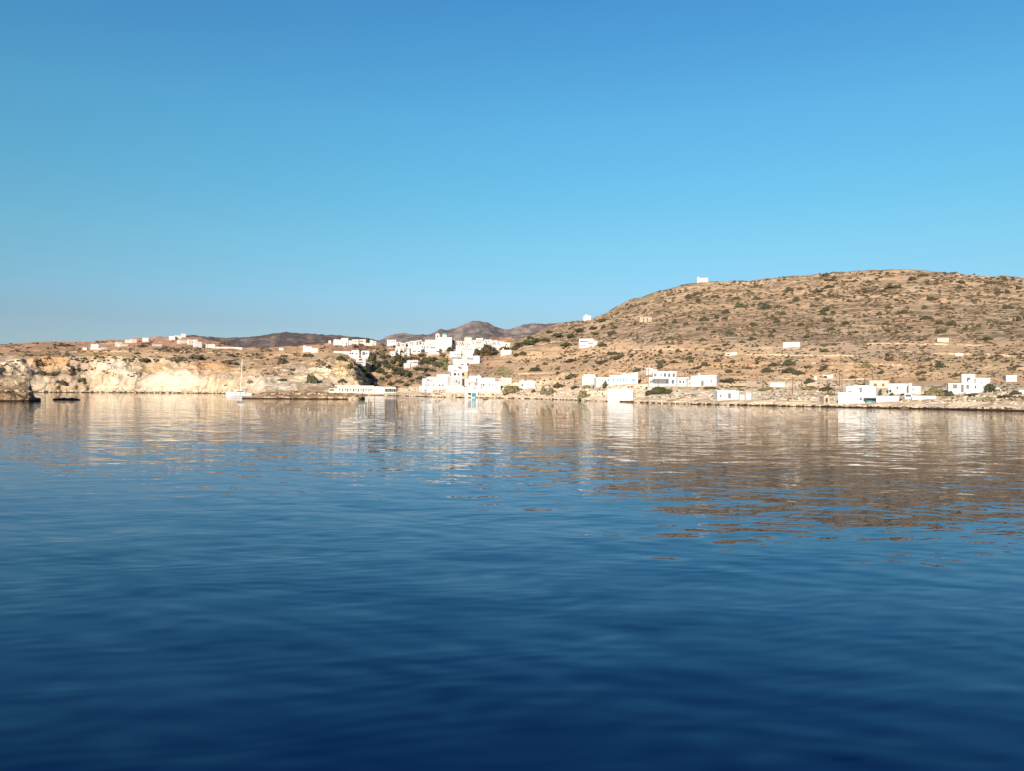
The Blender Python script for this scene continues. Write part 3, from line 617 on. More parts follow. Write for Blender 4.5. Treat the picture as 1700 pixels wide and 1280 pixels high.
house('white villa with mauve windows alone among the valley trees', [(679,694,597.6,606.4),(671.5,680,602.8,607,-1.2),(694.2,697.5,599,604.5,1.5)], [(682.6,600.9,1.8,1.4,'m'),(688.3,600.9,3,1.6,'m'),(691.8,600.9,2,1.6,'m')], name='villa')
# ---- church
CH, cs_, cD = house('big cream-white village church with bell tower and blue-green dome', [(723,750,559.3,578.5)], [(749.2,573.5,0.8,3,'g'),(736.8,573.2,0.8,3,'g')], cat='church', name='village_church', wall='c', yaw=-4, depth=16)
X = lambda px: (px-736.5)*cs_
Zc = lambda py: (578.5-py)*cs_
MB().box(X(723), X(729.4), -0.4, 5.0, Zc(570), Zc(554.6)).box(X(723)-.3, X(729.4)+.3, -0.7, 5.3, Zc(554.6), Zc(554.0)).poly([(X(723),-.4,Zc(554)),(X(729.4),-.4,Zc(554)),(X(729.4),5,Zc(554)),(X(723),5,Zc(554)),(X(726.2),2.3,Zc(551.6))],[(0,1,4),(1,2,4),(2,3,4),(3,0,4)]).build('bell_tower', M_cream, CH)
MB().box(X(725.2), X(727.2), -0.52, -0.2, Zc(559.5), Zc(556)).build('belfry_opening', M_dark, CH)
dm = MB(); dm.tube((X(738), 6, Zc(560)), (X(738), 6, Zc(554.4)), 3.3, 3.3, 16); drum = dm.build('dome_drum', M_cream, CH)
MB().dome((X(738), 6, Zc(554.35)), 3.5, 3.5, 2.6).build('dome', M_dome, CH)
MB().box(X(729), X(742), -3.5, -0.12, -3, 0.6).build('forecourt', M_cream, CH)

# ---- village cubes: (x0, x1, ytop, ybase, wall, windows)
ORD = ['first','second','third','fourth','fifth','sixth','seventh','eighth','ninth','tenth','eleventh','twelfth']
COLW = {'w': 'bright white', 'c': 'cream-white', 'p': 'pinkish', 'g': 'greyish white', 's': 'stone-coloured', 'b': 'beige'}
def row(desc, group, items):
    for i, it in enumerate(items):
        x0, x1, yt, y0, wl = it[:5]; wn = it[5] if len(it) > 5 else None
        if wn is None:
            rn = random.Random(int(x0*31)); wn = []
            for k in range(rn.choice((2, 3, 3, 4))):
                wn.append((x0+1.6+(x1-x0-3.2)*((k+rn.random()*.6)/4), yt+2.0+(0.6, 3.4)[(k+i) % 2]*min(1, (y0-yt)/9), 1.3, rn.choice((1.5, 2.2)), rn.choice('dgnd')))
        house('%s house, %s from the left in %s' % (COLW[wl], ORD[i], desc), [(x0, x1, yt, y0)], wn, wall=wl, group=group, name='village_house', cat='house', sink=4)
row('the top row left of the church', 'village houses', [(642.5,657.8,563.7,572.5,'w',[(646,565.8,2.2,1.2,'m'),(651,565.8,2.2,1.2,'m'),(655.4,565.8,1.6,1.2,'m')]),(658,666.5,567.3,576.5,'w'),(666.7,673,569,577,'p'),(673.2,680,567.3,577.5,'w'),
 (680.2,690,565.5,576.5,'c'),(690.2,695,565.2,575,'w'),(695.2,700.5,564,575,'w'),(700.7,705.3,567,577,'w'),(705.5,722.8,563.7,579,'w',[(714,572,1,1.6,'g'),(720,576.4,8,1.6,'g'),(709.5,575.5,1,2,'d')])])  # last house: the wide grey window strip is a painted band of shade
row('the lower row left of the church', 'village houses', [(647,656.3,583,590,'c'),(656.5,663.8,577,587,'w'),(664,671,576,585.5,'c'),(671.2,680,576.2,586,'w'),(680.2,690,574.5,585.5,'c',[(686.6,582.6,1.6,1.6,'d'),(689,582.6,1,2,'d'),(684,570,1,1,'d')]),(690.2,699,573.5,584.8,'w',[(695.6,582.8,3.4,1.2,'d')]),(699.2,710,572.4,582.5,'w'),(710.2,729,578,586.5,'w',[(727.5,583,2.4,1.6,'d'),(725,582.6,2,1,'d')])])
row('the main row right of the church', 'village houses', [(750.6,755,563.5,577,'w'),(755.2,762,565.4,578,'p'),(762.2,773,566.2,579,'w'),(773.2,783,567,579,'w',[(776.4,570.8,1,1.6,'d'),(779.8,570.8,1,1.6,'d'),(775.5,574,1.2,1.6,'n')]),(783.2,790.5,564.5,577.5,'c'),(790.7,803,565.8,574.5,'w',[(795,568,6,0.9,'g')]),
  (803.2,816,563.3,572.5,'c'),(816.2,826,565,573.5,'w'),(826.2,836.5,567,574,'w'),(836.7,847,568.3,575.6,'c')])
row('the back row right of the church', 'village houses', [(773,783,559.6,567.5,'c',[]),(790.5,802,560.8,568,'p',[(796,564.6,10,0.9,'g')])])
house('pale beige annex at the top of the valley, under the lower village row', [(664.3,671.2,585,589.3)], [(667,587,1.4,1.4,'n')], wall='b', name='village_house')
house('small white annex under the lower village row, above the valley villa trees', [(671.6,679.8,584.6,588.6)], [(675,586.5,1.6,1.4,'d')], name='village_house')
house('cream terrace house just below the church forecourt', [(730,742,579.6,584)], [(734,581.8,1.4,1.6,'d'),(739,581.8,1.4,1.6,'n')], wall='c', name='village_house')
house('white house wedged between the church and the big spreading tree', [(785.3,791.5,576.5,584)], [(788,580,1.3,2,'d')], name='village_house')
house('cream house behind the top of the big spreading village tree', [(791.7,803,573,580)], [(795,576,1.4,2,'d')], wall='c', name='village_house')
house('white house stepping down beside the big dark village tree', [(820,827.5,573,580)], name='village_house')
house('small white house squeezed between the dark tree and the balcony house', [(757,767,575.5,583)], [(762,579,1,2,'d')], name='village_house')
# ---- ridge and gully houses between village and plateau
house('white ridge house with a raised middle and outside stair, left of the pink one', [(555.5,568,563.4,569.5),(568,578,560.6,569.5,-0.5),(578,584,564.2,569.5,0.3),(569.5,574,567.5,574,-1.6)], [(568.8,567.6,1.4,1.2,'g')], name='ridge_house')
house('long pink ridge house with three brown doors', [(584.3,595,563.2,569.6)], [(587.2,566,1,2.6,'n','door'),(590.2,566,1,2.6,'n','door'),(593,566,0.9,2.4,'n','door')], wall='p', name='pink_house')
house('cream ridge house with grey windows beside the leaning dark tree', [(595.3,607.5,563,569.2)], [(599,565.8,2.4,1.8,'g'),(601.8,565.8,2,1.8,'g')], wall='c', name='ridge_house')
house('small cream house right of the leaning dark tree', [(613.8,618.5,564,569.5)], wall='c', name='ridge_house')
house('low cream house with one window at the right end of the ridge row', [(618.7,624.5,565.2,571.5),(606.5,619,569,573,-1)], [(621.8,567,1.8,1,'g')], wall='c', name='ridge_house')
house('tiny pink ridge hut at the left end of the ridge row', [(545.5,549.5,564.7,569)], wall='p', cat='hut', name='hut')
house('white gully house with three dark windows above the leafy ravine', [(584,596,580.8,594),(578.8,584,583.2,589,0.5)], [(581.8,586,1.8,1.8,'d'),(585.3,586,1.8,2.2,'d'),(591.6,586.2,1.6,2.2,'g')], name='gully_house', yaw=6)
house('white gully house with a taupe patch wall and one window', [(599.5,613,581.8,593.5)], [(603.8,586,3.4,5,'g'),(608.3,586,2,1.8,'d')], name='gully_house', yaw=-4)
house('long low cream garden wall left of the gully house', [(554,578.5,582.4,585)], wall='c', cat='wall', name='garden_wall', roofs=False, yaw=0, depth=1)
house('white terrace house with a dark arch under the gully house', [(591,607,593.8,603)], [(598.6,596.3,6,2.6,'d','arch'),(598,601,7,1.4,'m')], name='gully_house', yaw=0)
# ---- plateau and left skyline
house('white cube on the plateau edge with a tiny belfry', [(504,517,574.8,583),(504.3,506.3,572.6,575.4,0.5)], cat='chapel', name='plateau_chapel')
house('small white cube right beside the belfry cube on the plateau', [(518.5,528,577.4,584.5)], name='plateau_house')
house('tiny cream hut on the plateau left of the belfry cube', [(463.5,470.5,577,580.5)], wall='c', cat='hut', name='hut')
house('tiny cream hut, far left on the reddish plateau', [(137,144,576.5,580.3)], wall='c', cat='hut', name='hut')
house('white plateau house with a dark tree at its right, far left', [(151,163.5,571,579),(149.5,168,577,579.6,-0.5),(168,177.5,576.3,578.6,0)], name='plateau_house')
house('pale grey-white house near the left skyline', [(192,203,568,573.5)], wall='g', name='plateau_house')
row('the low skyline row above the left cliff', 'skyline houses above the left cliff', [(209,218,563.5,568.3,'c',[]),(218.3,227,562.5,568,'p',[]),(236.5,246.5,560.2,566.5,'w',[]),(280.5,290.5,557.7,563,'w',[]),(290.8,301,556.2,562.2,'c',[]),(301.3,308.8,553.4,559,'w',[])])
house('cream-pink house with tiny windows under the left summit', [(312.8,322,563,571.5)], [(315.5,567,1,1,'n'),(319.8,567.5,1,1,'d')], wall='c', name='summit_house')
house('tall white house stepping down, under the left summit', [(322.2,328,563.3,572.5),(325,335,566.8,576)], name='summit_house')
house('cream low house left of the cream-pink one under the left summit', [(297.5,311,564.4,569)], wall='c', name='summit_house')
house('pale pink low house right of the tall white one', [(337.3,343.5,570.5,576.3)], wall='p', name='summit_house')
house('cream house at the right end of the left summit group', [(343.8,357,571,576.8)], wall='c', name='summit_house')
house('low cream hut on the slope below the left skyline', [(198,213,570.5,574.3)], wall='c', cat='hut', name='hut')
house('white-pillared shelter with a dark front on the left slope', [(255,269,570.6,571.6),(255,258,570.3,574),(266,269,570.3,574)], [], cat='shelter', name='pillared_shelter', roofs=False)
house('long cream boundary wall crossing the ridge right of the left summit', [(357.5,402,575.3,577.6)], wall='c', cat='wall', name='boundary_wall', roofs=False, yaw=0, depth=1)
house('low cream sea wall between the boathouse and the grey bush on the right shore', [(1514,1554,658,663)], wall='c', cat='wall', name='sea_wall', roofs=False, yaw=0, depth=1.2)
house('white shore wall right of the big boathouse', [(1454.5,1492,658.5,667)], cat='wall', name='shore_wall', roofs=False, yaw=0, depth=2)
house('white garden wall low in front of the right-hand villa', [(1603,1622,650,654)], cat='wall', name='garden_wall', roofs=False, yaw=0, depth=0.8)
house('cream terrace wall at the far right edge of the shore', [(1691,1740,648,655)], wall='c', cat='wall', name='terrace_wall', roofs=False, yaw=0, depth=1)
house('long cream retaining wall above the cream boathouse row', [(556,621,639.2,641.6)], wall='c', cat='wall', name='retaining_wall', roofs=False, yaw=0, depth=1, D=HOUSES[0][1] if False else None)

# parasol-like canopies by the villa
def canopy(label, x0, x1, yt, y0):
    g_ = ground((x0+x1)/2, y0); D = math.hypot(g_.x, g_.y); b0 = at((x0+x1)/2, y0, D); s = D/FPX*.75; wd = (x1-x0)*s/2; h = (y0-yt)*s
    r = empty('garden_canopy', b0, -math.atan2(b0.x, b0.y)); tag(r, label, 'canopy')
    MB().poly([(-wd,-wd,h*.6),(wd,-wd,h*.6),(wd,wd,h*.6),(-wd,wd,h*.6),(0,0,h),(-wd,-wd,h*.5),(wd,-wd,h*.5),(wd,wd,h*.5),(-wd,wd,h*.5)], [(0,1,4),(1,2,4),(2,3,4),(3,0,4),(5,6,1,0),(6,7,2,1),(7,8,3,2),(8,5,0,3),(8,7,6,5)]).build('canopy_cloth', M_white, r)
    for sx_ in (-1, 1):
        for sy_ in (-1, 1): MB().tube((sx_*wd*.9, sy_*wd*.9, -0.5), (sx_*wd*.9, sy_*wd*.9, h*.5), 0.07, 0.07, 6).build('post', M_white, r)
canopy('white peaked garden canopy right of the villa tree', 1639, 1648, 643, 651.5)
canopy('white flat garden canopy, the farther right of two by the villa', 1651, 1661, 642.5, 650)
g_ = ground(614, 601); D = math.hypot(g_.x, g_.y); b0 = at(614, 600.5, D); q_ = D/FPX
r = empty('hipped_canopy', b0, R(10)); tag(r, 'grey-green hipped canopy roof beside the gully trees', 'canopy')
MB().poly([(-7*q_,-3,2.6),(7*q_,-3,3.0),(7*q_,4,3.0),(-7*q_,4,2.6),(-3*q_,.5,4.0),(3.5*q_,.5,4.2),(-7*q_,-3,2.4),(7*q_,-3,2.8),(7*q_,4,2.8),(-7*q_,4,2.4)], [(0,1,5,4),(1,2,5),(2,3,4,5),(3,0,4),(6,7,1,0),(7,8,2,1),(8,9,3,2),(9,6,0,3),(9,8,7,6)]).build('canopy_roof', M_canopy, r)
for sx_ in (-6, 6):
    for y_ in (-2.6, 3.6): MB().tube((sx_*q_, y_, -1.5), (sx_*q_, y_, 2.5), 0.12, 0.12, 6).build('post', M_bark, r)

# dry stone walls and lane edges that follow the slope
M_wallstone = simple('dry_wall_stone', (0.47, 0.35, 0.235), 0.4, 0.8)
def dry_wall(label, pts, h=1.1, th=0.6, mat=None):
    P = []
    for (xa, ya), (xb, yb_) in zip(pts, pts[1:]):
        n = max(2, int(abs(xb-xa)/2.5))
        for k in range(n):
            g_ = ground(lerp(xa, xb, k/n), lerp(ya, yb_, k/n), 2)
            if g_ is not None and (not P or abs(g_.length-P[-1].length) < 40): P.append(g_)
    if len(P) < 4: return
    v = []; f = []
    for i, q in enumerate(P):
        d = (P[min(i+1, len(P)-1)]-P[max(i-1, 0)]); d.z = 0; nrm = Vector((-d.y, d.x, 0)).normalized()*th*.5
        hh = h*.55*(1+.8*noise.noise(q*.15))
        for s_, z_ in ((-1, -.8), (-1, hh), (1, hh), (1, -.8)): v.append((q.x+nrm.x*s_, q.y+nrm.y*s_, q.z+z_))
    for i in range(len(P)-1):
        for j in range(4): f.append((i*4+j, i*4+(j+1) % 4, i*4+4+(j+1) % 4, i*4+4+j))
    f += [(3,2,1,0), tuple(len(v)-4+j for j in range(4))]
    me = bpy.data.meshes.new('dry_stone_wall'); me.from_pydata(v, [], f); me.update(); tag(link('dry_stone_wall', me, mat or M_wallstone), label, 'wall')
dry_wall('long pale terrace wall below the two-balcony hill villa', [(1000,582),(1060,580),(1120,579.5),(1172,581)], 1.4)
dry_wall('pale terrace wall crossing below the cream-white low farmhouse', [(1240,589),(1330,590),(1420,591)], 1.2)
dry_wall('pale wall running below the narrow cream shed to the frame edge', [(1500,584),(1580,588),(1660,590),(1720,594)], 1.3)
dry_wall('sloping pale lane wall from the light blue shutters up to the chapel', [(1056,621),(1068,617),(1076,614.5)], 2.0, 0.8, M_pale)
dry_wall('pale lane wall climbing left of the hill villa', [(862,577),(890,573),(925,566),(955,569)], 1.3)
dry_wall('low wall along the orange terrace right of the mid-slope bushes', [(1348,603),(1400,604.5),(1450,604),(1500,607)], 1.1)
dry_wall('terrace wall behind the flat shelter on the right slope', [(1300,628.5),(1345,628.8),(1400,630),(1450,629)], .9)
dry_wall('terrace wall across the slope above the waterfront cluster bushes', [(860,621),(905,619),(945,619.5)], 1.0)
dry_wall('short broken wall left of the valley villa', [(618,619),(640,616),(662,617)], 1.3)
dry_wall('wall on the plateau lip below the belfry cube', [(440,588.5),(480,588),(530,588.5)], 1.0)
dry_wall('wall across the plateau above the big oval bush', [(250,584.5),(300,583.5),(350,584.5),(400,586)], 1.1)
dry_wall('pale field wall under the far left plateau houses', [(120,583.5),(170,583),(225,582.5)], 1.1)
dry_wall('upper slope wall stepping below the beige farm shed', [(1440,571),(1500,570.5),(1560,572),(1640,574)], 1.2)
# ------------------------------------------------------------------ level the ground in front of every house so its foot shows
def level_sites():
    me = terrain.data; nc = 982; tot = len(me.vertices)
    nx_ = int((1960+200)/2.2)+1; m_ = tot//nx_
    for root, blocks, D, cx in SITES:
        for q in blocks:
            x0, x1, y0 = q[0], q[1], q[3]
            i0 = max(0, int((x0-6+200)/2.2)); i1 = min(nx_-1, int((x1+6+200)/2.2)+1)
            for i in range(i0, i1+1):
                for j in range(4, m_):
                    v = me.vertices[i*m_+j]; co = v.co; d = math.hypot(co.x, co.y)
                    if d > D+1.5 or d < D-45: continue
                    px, py = proj(co)
                    if py < y0-0.15 and x0-5 < px < x1+5:
                        w_ = 1.0 if x0-1 < px < x1+1 else 0.5
                        target = at(px, y0+0.3, d).z
                        if target > 0.5: co.z = lerp(co.z, min(co.z, target), w_)
    me.update()
level_sites()
GB = bvh_of(terrain, head, ledge)

# ------------------------------------------------------------------ vegetation
def leafy(name, seed, n=150, leaf=0.11, flat=0.55, core=0.80, lumps=7, spiky=0.0):
    """unit crown: x,y in [-.5,.5], z in [0,1]; several lobes, ragged leaf faces, solid dark middle"""
    rn = random.Random(seed); v = []; f = []
    lob = []
    for _ in range(lumps+2):
        x = rn.uniform(-.38, .38); y = rn.uniform(-.30, .30); q = max(0, 1-(x/.42)**2)
        r_ = rn.uniform(.09, .15)+.10*q*rn.random(); lob.append((x, y, rn.uniform(.05, .20)+.42*q*rn.random(), r_))
    lob.append((rn.uniform(-.12, .12), 0, .32, .25))
    bm = bmesh.new()
    for (x, y, z, r_) in lob:
        g_ = bmesh.ops.create_icosphere(bm, subdivisions=2, radius=r_*core)
        for q in g_['verts']:
            q.co = q.co*(1+0.35*noise.noise(q.co*7+Vector((seed+x*9, y*9, 0)))); q.co = Vector((q.co.x+x, q.co.y+y, max(0.0, q.co.z*1.35+z)))
    me = bpy.data.meshes.new(name); bm.to_mesh(me); bm.free()
    v = [tuple(q.co) for q in me.vertices]; f = [tuple(p.vertices) for p in me.polygons]
    for _ in range(n):
        x, y, z, r_ = rn.choice(lob); d = Vector((rn.gauss(0, 1), rn.gauss(0, 1), rn.gauss(0.25, 1))).normalized()
        k = rn.uniform(.75, 1.12+spiky); c = Vector((x+d.x*r_*k, y+d.y*r_*k, z+d.z*r_*k*1.35))
        if c.z < 0: continue
        a = Vector((rn.gauss(0, 1), rn.gauss(0, 1), rn.gauss(0, 1))).normalized(); b_ = a.cross(d).normalized() if abs(a.dot(d)) < .98 else d.orthogonal()
        s_ = leaf*rn.uniform(.5, 1.3); k0 = len(v)
        v += [tuple(c-a*s_), tuple(c+b_*s_*.6), tuple(c+a*s_), tuple(c-b_*s_*.6)]; f.append((k0, k0+1, k0+2, k0+3))
    me2 = bpy.data.meshes.new(name); me2.from_pydata(v, [], f); me2.update(); bpy.data.meshes.remove(me); return me2
LM = {'d': M_leaf_dark, 'y': M_leaf_dry, 'o': M_leaf_olive, 'g': M_leaf_green}
CROWN = {}
for c_ in 'dyog':
    for kd, (cnt, kw) in {'s': (4, dict(n=130, leaf=.10)), 'b': (3, dict(n=420, leaf=.055, lumps=11)), 't': (4, dict(n=420, leaf=.06, lumps=10, spiky=.15))}.items():
        CROWN[c_+kd] = []
        for k in range(cnt):
            m_ = leafy('crown', 11*k+ord(c_)+ord(kd)*3, **kw); m_.materials.append(LM[c_]); CROWN[c_+kd].append(m_)
stem = MB(); stem.tube((0, 0, -0.6), (0.06, 0, .5), .05, .035, 7).tube((0.05, 0, .30), (.25, .1, .62), .03, .015, 6).tube((0.04, 0, .25), (-.22, -.05, .6), .03, .015, 6)
TRUNK = stem.mesh('trunk'); TRUNK.materials.append(M_bark)
rv = random.Random(99)
def bush(px, yb, w_, h_, c='d', label=None, group=None, kind=None, name='bush', cat='bush', flat=False):
    g_ = ground(px, yb)
    if g_ is None: return None
    D = math.hypot(g_.x, g_.y); kc = 1/math.hypot(*ray(px, yb).xy); s = D*kc/FPX; w_ = w_*kc
    k = kind or ('b' if w_ > 13 and not flat else 's')
    me = rv.choice(CROWN[c+k]); r_ = w_*s/1.0; hz = h_*s*1.35
    o = link(name, me, None, None, g_-Vector((0, 0, hz*.10))+Vector((ray(px, yb).x, ray(px, yb).y, 0)).normalized()*r_*0.15)
    o.scale = (r_, r_*rv.uniform(.6, .9), hz*1.08); o.rotation_euler = (0, 0, rv.uniform(-.5, .5)+(pi if rv.random() < .5 else 0))
    tag(o, label, cat, group); return o
def tree(px, yb, w_, h_, c='d', label=None, group=None, lean=0.0, D=None):
    g_ = ground(px, yb) if D is None else at(px, yb, D)
    if g_ is None: return None
    D = math.hypot(g_.x, g_.y); kc = 1/math.hypot(*ray(px, yb).xy); s = D*kc/FPX; W_ = w_*s*kc; H_ = h_*s
    r = empty('tree', g_, rv.uniform(-.4, .4)); r.rotation_euler.y = lean
    tag(r, label, 'tree', group)
    t_ = link('trunk', TRUNK, None, r); t_.scale = (H_*.9, H_*.9, H_)
    cr_ = link('crown', rv.choice(CROWN[c+'t']), None, r, (0, 0, H_*.12)); cr_.scale = (W_/.98, W_/1.1, H_*1.15); return r
# singled out bushes of the shore and lower slopes
for a in [
 (851,653.5,36,18,'o','broad olive bush between the waterfront cluster and the small cube house'),
 (886,652.5,9,6,'d','little dark bush below the small cube house with the grey door'),
 (902,656.5,17,17,'o','tall olive bush on the shore, left of two touching ones'),(915,656,16,15,'o','olive bush on the shore, right of two touching ones'),
 (928,644.5,24,11,'y','dark brown mound bush behind the two touching olive bushes'),(968,662,24,17,'o','spiky grey-olive bush near the water left of the windowless boathouse'),
 (955,646.5,18,9,'y','dry brown bush at the left end of the shoreline thicket'),(973,645,14,8,'o','greyish bush in front of the old cream block'),(992,643,14,13,'d','upright dark bush in front of the white link house, left one'),(1004,645.5,12,15,'d','upright dark bush right beside the light blue shutters'),
 (1058,618.5,17,10,'d','dark green bush behind the light blue shutter house'),(1069,616,9,7,'d','small dark bush touching the chapel'),(1096.5,611.5,13,12,'d','round dark bush behind the big blue-shuttered house'),
 (1093,655.5,44,17,'d','largest dark mound bush just below the blue-shuttered house porch'),(949,627.5,23,11,'d','dark green cone-topped bush above the old cream block'),
 (1216,633.5,52,7,'y','very wide flat dark bush right of the long white house'),(1179,647,26,5,'y','flat dry bush below the long white house'),(1226,643.5,28,5,'o','flat olive bush above the small boathouse with the grey door'),(1230,650,18,4,'d','small flat green bush right above the small boathouse'),
 (1274,617.5,23,10,'d','dark round bush, lower left of the mid-slope clump'),(1285,607,24,8,'d','dark bush, upper left of the mid-slope clump'),(1310,606.5,24,13,'d','tallest dark bush at the top of the mid-slope clump'),(1310,618.5,28,12,'d','big dark bush in the centre of the mid-slope clump'),(1329,621.5,19,8,'d','dark bush at the lower right of the mid-slope clump'),(1344,635.5,19,11,'d','round dark bush beside the white gatepost block'),
 (1342,610.5,17,6,'y','dry brown bush right of the mid-slope clump'),(1366,615,19,6,'y','dry brown bush above the flat shelter'),
 (1272,649.5,30,7,'o','flat olive bush left of the leaning foreshore bushes'),(1345,647.5,32,9,'o','wide olive bush in the middle of the right foreshore'),(1373,649.5,28,11,'y','brownish domed bush left of the big boathouse'),(1379,657.5,26,6,'o','low mossy green bush at the big boathouse corner'),
 (1436,609,22,12,'o','pale olive bush alone on the orange slope'),(1431,642.5,28,8,'d','dark bush behind the big boathouse roof'),(1461,657,13,11,'d','dark bush touching the right wall of the big boathouse'),(1480.5,657.5,11,6,'d','small dark bush in front of the flat-roofed house'),(1498,657.5,10,5,'d','tiny dark bush at the right foot of the flat-roofed house'),
 (1551,659.5,38,19,'o','biggest grey-olive bush left of the right-hand villa'),(1577,658.5,18,11,'d','dark bush between the grey-olive bush and the villa'),(1616,658,32,6,'d','low dark hedge in front of the right-hand villa'),(1610,651.5,14,8,'d','dark bush against the villa terrace'),
 (1639,665.5,18,9,'o','tawny bush on the shore rocks right of the villa'),(1686,656,24,9,'d','dark green domed bush at the right edge of the shore'),(1670,661,38,6,'y','long dry brown bush at the right edge of the shore'),
 (1560,609.5,21,10,'d','dark bush on the slope above the right-hand villa'),(1533,620,30,6,'y','wide dark bush on a terrace above the big grey-olive bush'),(1532,631.5,16,8,'y','brown bush below the wide terrace bush'),(1581,626,10,7,'y','small brown bush left above the villa roof'),
 (1626,620.5,12,7,'d','small dark bush right above the villa roof'),(1677,626,24,7,'o','olive bush behind the far right hut'),(1690,609,20,6,'y','dry bush at the far right of the terraces'),
 (325,596,31,10,'y','big dark oval bush on the edge of the left cliff'),(236,576.5,12,6,'y','round dark bush below the left skyline houses'),(228,587.5,14,5,'y','small dark mound bush above the left cliff face'),(376,603.5,19,8,'y','dark bush at the cliff edge left of the boat mast'),(392,605.5,11,7,'y','dark bush at the cliff edge just left of the boat mast'),
 (469,604,20,14,'d','dark green bush in the gully right of the mast'),(512,592,22,7,'y','dark bush below the belfry cube on the plateau'),(518,636,22,20,'d','tall dark green bush clinging to the cliff above the rocky ledge'),(566,597,18,9,'d','dark green bush on top of the yellow spur'),
 (568,634.5,15,9,'d','dark bush at the foot of the yellow spur'),(582,612,13,12,'d','dark green bush on the right flank of the yellow spur'),(416,635,14,6,'o','olive bush low on the cliff right of the boat'),(470,631.5,24,5,'d','dark hanging bush over the pale rounded rock'),
 (238,600,26,8,'y','straggling dark bush on the rim of the left cliff'),(311,600.5,11,7,'y','small dark bush just left below the big oval bush'),
 (65,620,22,7,'d','dark bush below the orange rock, left one'),(92,624,30,11,'d','widest dark bush below the orange rock'),(127,616,12,7,'d','small dark bush above the pale boulder on the left cliff'),(134,635,16,12,'d','dark green bush right of the pale boulder on the left cliff'),(101,639,24,10,'y','brown bush under the pale boulder on the left cliff'),
 (108,574.5,24,5,'y','dark scrubby knoll bush on the far left skyline')]:
    bush(*a[:5], label=a[5])
for a in [(346,594.5,9,4),(376,585.5,9,3),(381,590,18,4),(262,599.5,8,5),(434,595.5,8,3),(444,598,8,4),(471,592,16,5),(412,592,9,4),(250,592,6,3),(290,590,8,3),(356,599,8,4),(395,588,9,4),(425,588,12,3),(450,589,10,3),(500,599,14,3),(530,600,16,4),(545,611,12,8),(165,600,9,4),(190,593,12,3),(280,582,10,3),(205,598,10,3),(180,590,9,3),(20,583,10,3),(50,590,16,3),(30,600,12,4),(120,592,14,3),(70,590,10,3),(375,640,7,4),(485,615,12,5),(440,615,10,3),(420,605,9,3)]:
    bush(*a, c='y', label='small dark bush dotted over the left cliff top and plateau', group='small bushes on the left plateau')
# valley, village and saddle trees
for a in [(617.5,602,15,20),(624,614,17,18),(606,618,12,12),(612,629,15,12),(631,620,15,13),(642,612,13,12),(638,604,10,8),(600,624,10,9),(603,608,9,7),(650,640,14,8),(634,632,10,8),(640,622,12,7),(657,647,16,7),(676,642,18,7),(628,608,13,11),(614,590,9,7),(608,634,12,8),(621,640,12,8),(636,595,9,7),(645,628,14,8),(663,636,16,7),(626,588,8,6),(598,612,9,8)]:
    tree(*a, label='dark green tree filling the ravine between plateau and village', group='ravine trees')
for a in [(661,601,15,16),(652,604,12,8),(668,608,18,12),(674,600,14,9),(684,597,12,7),(692,598,12,7),(701,606,15,12),(714,605,22,15),(724,609,15,12),(668,624,22,15),(678,627,20,14),(659,616,18,9),(694,615,18,7),(708,616,22,7),(719,617,12,6),(699,631,18,8),(684,634,12,6),(710,624,14,5),(648,612,12,9),(655,622,12,8),(706,598,12,7),(722,598,12,7),(640,603,10,7)]:
    tree(*a, label='dark green tree around the mauve-windowed villa below the village', group='trees around the valley villa')
for a in [(735,592,12,6),(700,592,14,6),(768,597,5,4),(645,594,9,7),(640,583,8,6),(757,600,8,7),(770,583,6,5)]:
    tree(*a, label='small dark garden tree wedged between the village houses', group='village garden trees')
tree(737,606,20,16,'o', label='brownish tree beside the dark ones, right of the valley villa'); tree(741,614,16,13,'g', label='brighter green tree just left of the stepped white houses'); tree(731,610,14,10,'d', label='dark tree squeezed between the brownish and the dark valley trees')
tree(747,584.5,14,11, label='dark tree right at the foot of the village church')
tree(808,591,32,21,'y', label='big spreading grey-brown tree at the right of the village'); tree(793,589,14,12,'y', label='grey-brown tree tucked left of the big spreading village tree'); tree(821,588,14,13,'y', label='grey-brown tree just right of the big spreading village tree')
tree(838,583,18,9, label='dark tree behind the small cream chapel'); tree(609.5,570,8,11,'d', label='lone leaning dark tree on the ridge between two cream houses', lean=R(18)); tree(1643,652,24,19,'d', label='dark villa garden tree with a canopy behind it, far right'); tree(654,575.5,5,4,'d', label='tiny dark tree below the mauve-striped village house')
tree(163.8,578.5,4,4,'d', label='small dark tree at the right of the far left plateau house')
for a in [(853,582,12,9),(861,578,20,12),(875,574,22,12),(890,569,20,10),(905,567,15,8),(880,563,12,7),(868,590,12,9),(856,592,10,7),(940,576,20,9),(947,561,14,8),(925,560,20,9),(962,551,16,8),(985,547,16,7),(912,553,12,6),(988,556,14,6),(1000,575,18,6)]:
    tree(*a[:2], a[2], a[3], label='low dark tree or tall scrub on the saddle left of the big hill', group='dark thicket on the saddle')
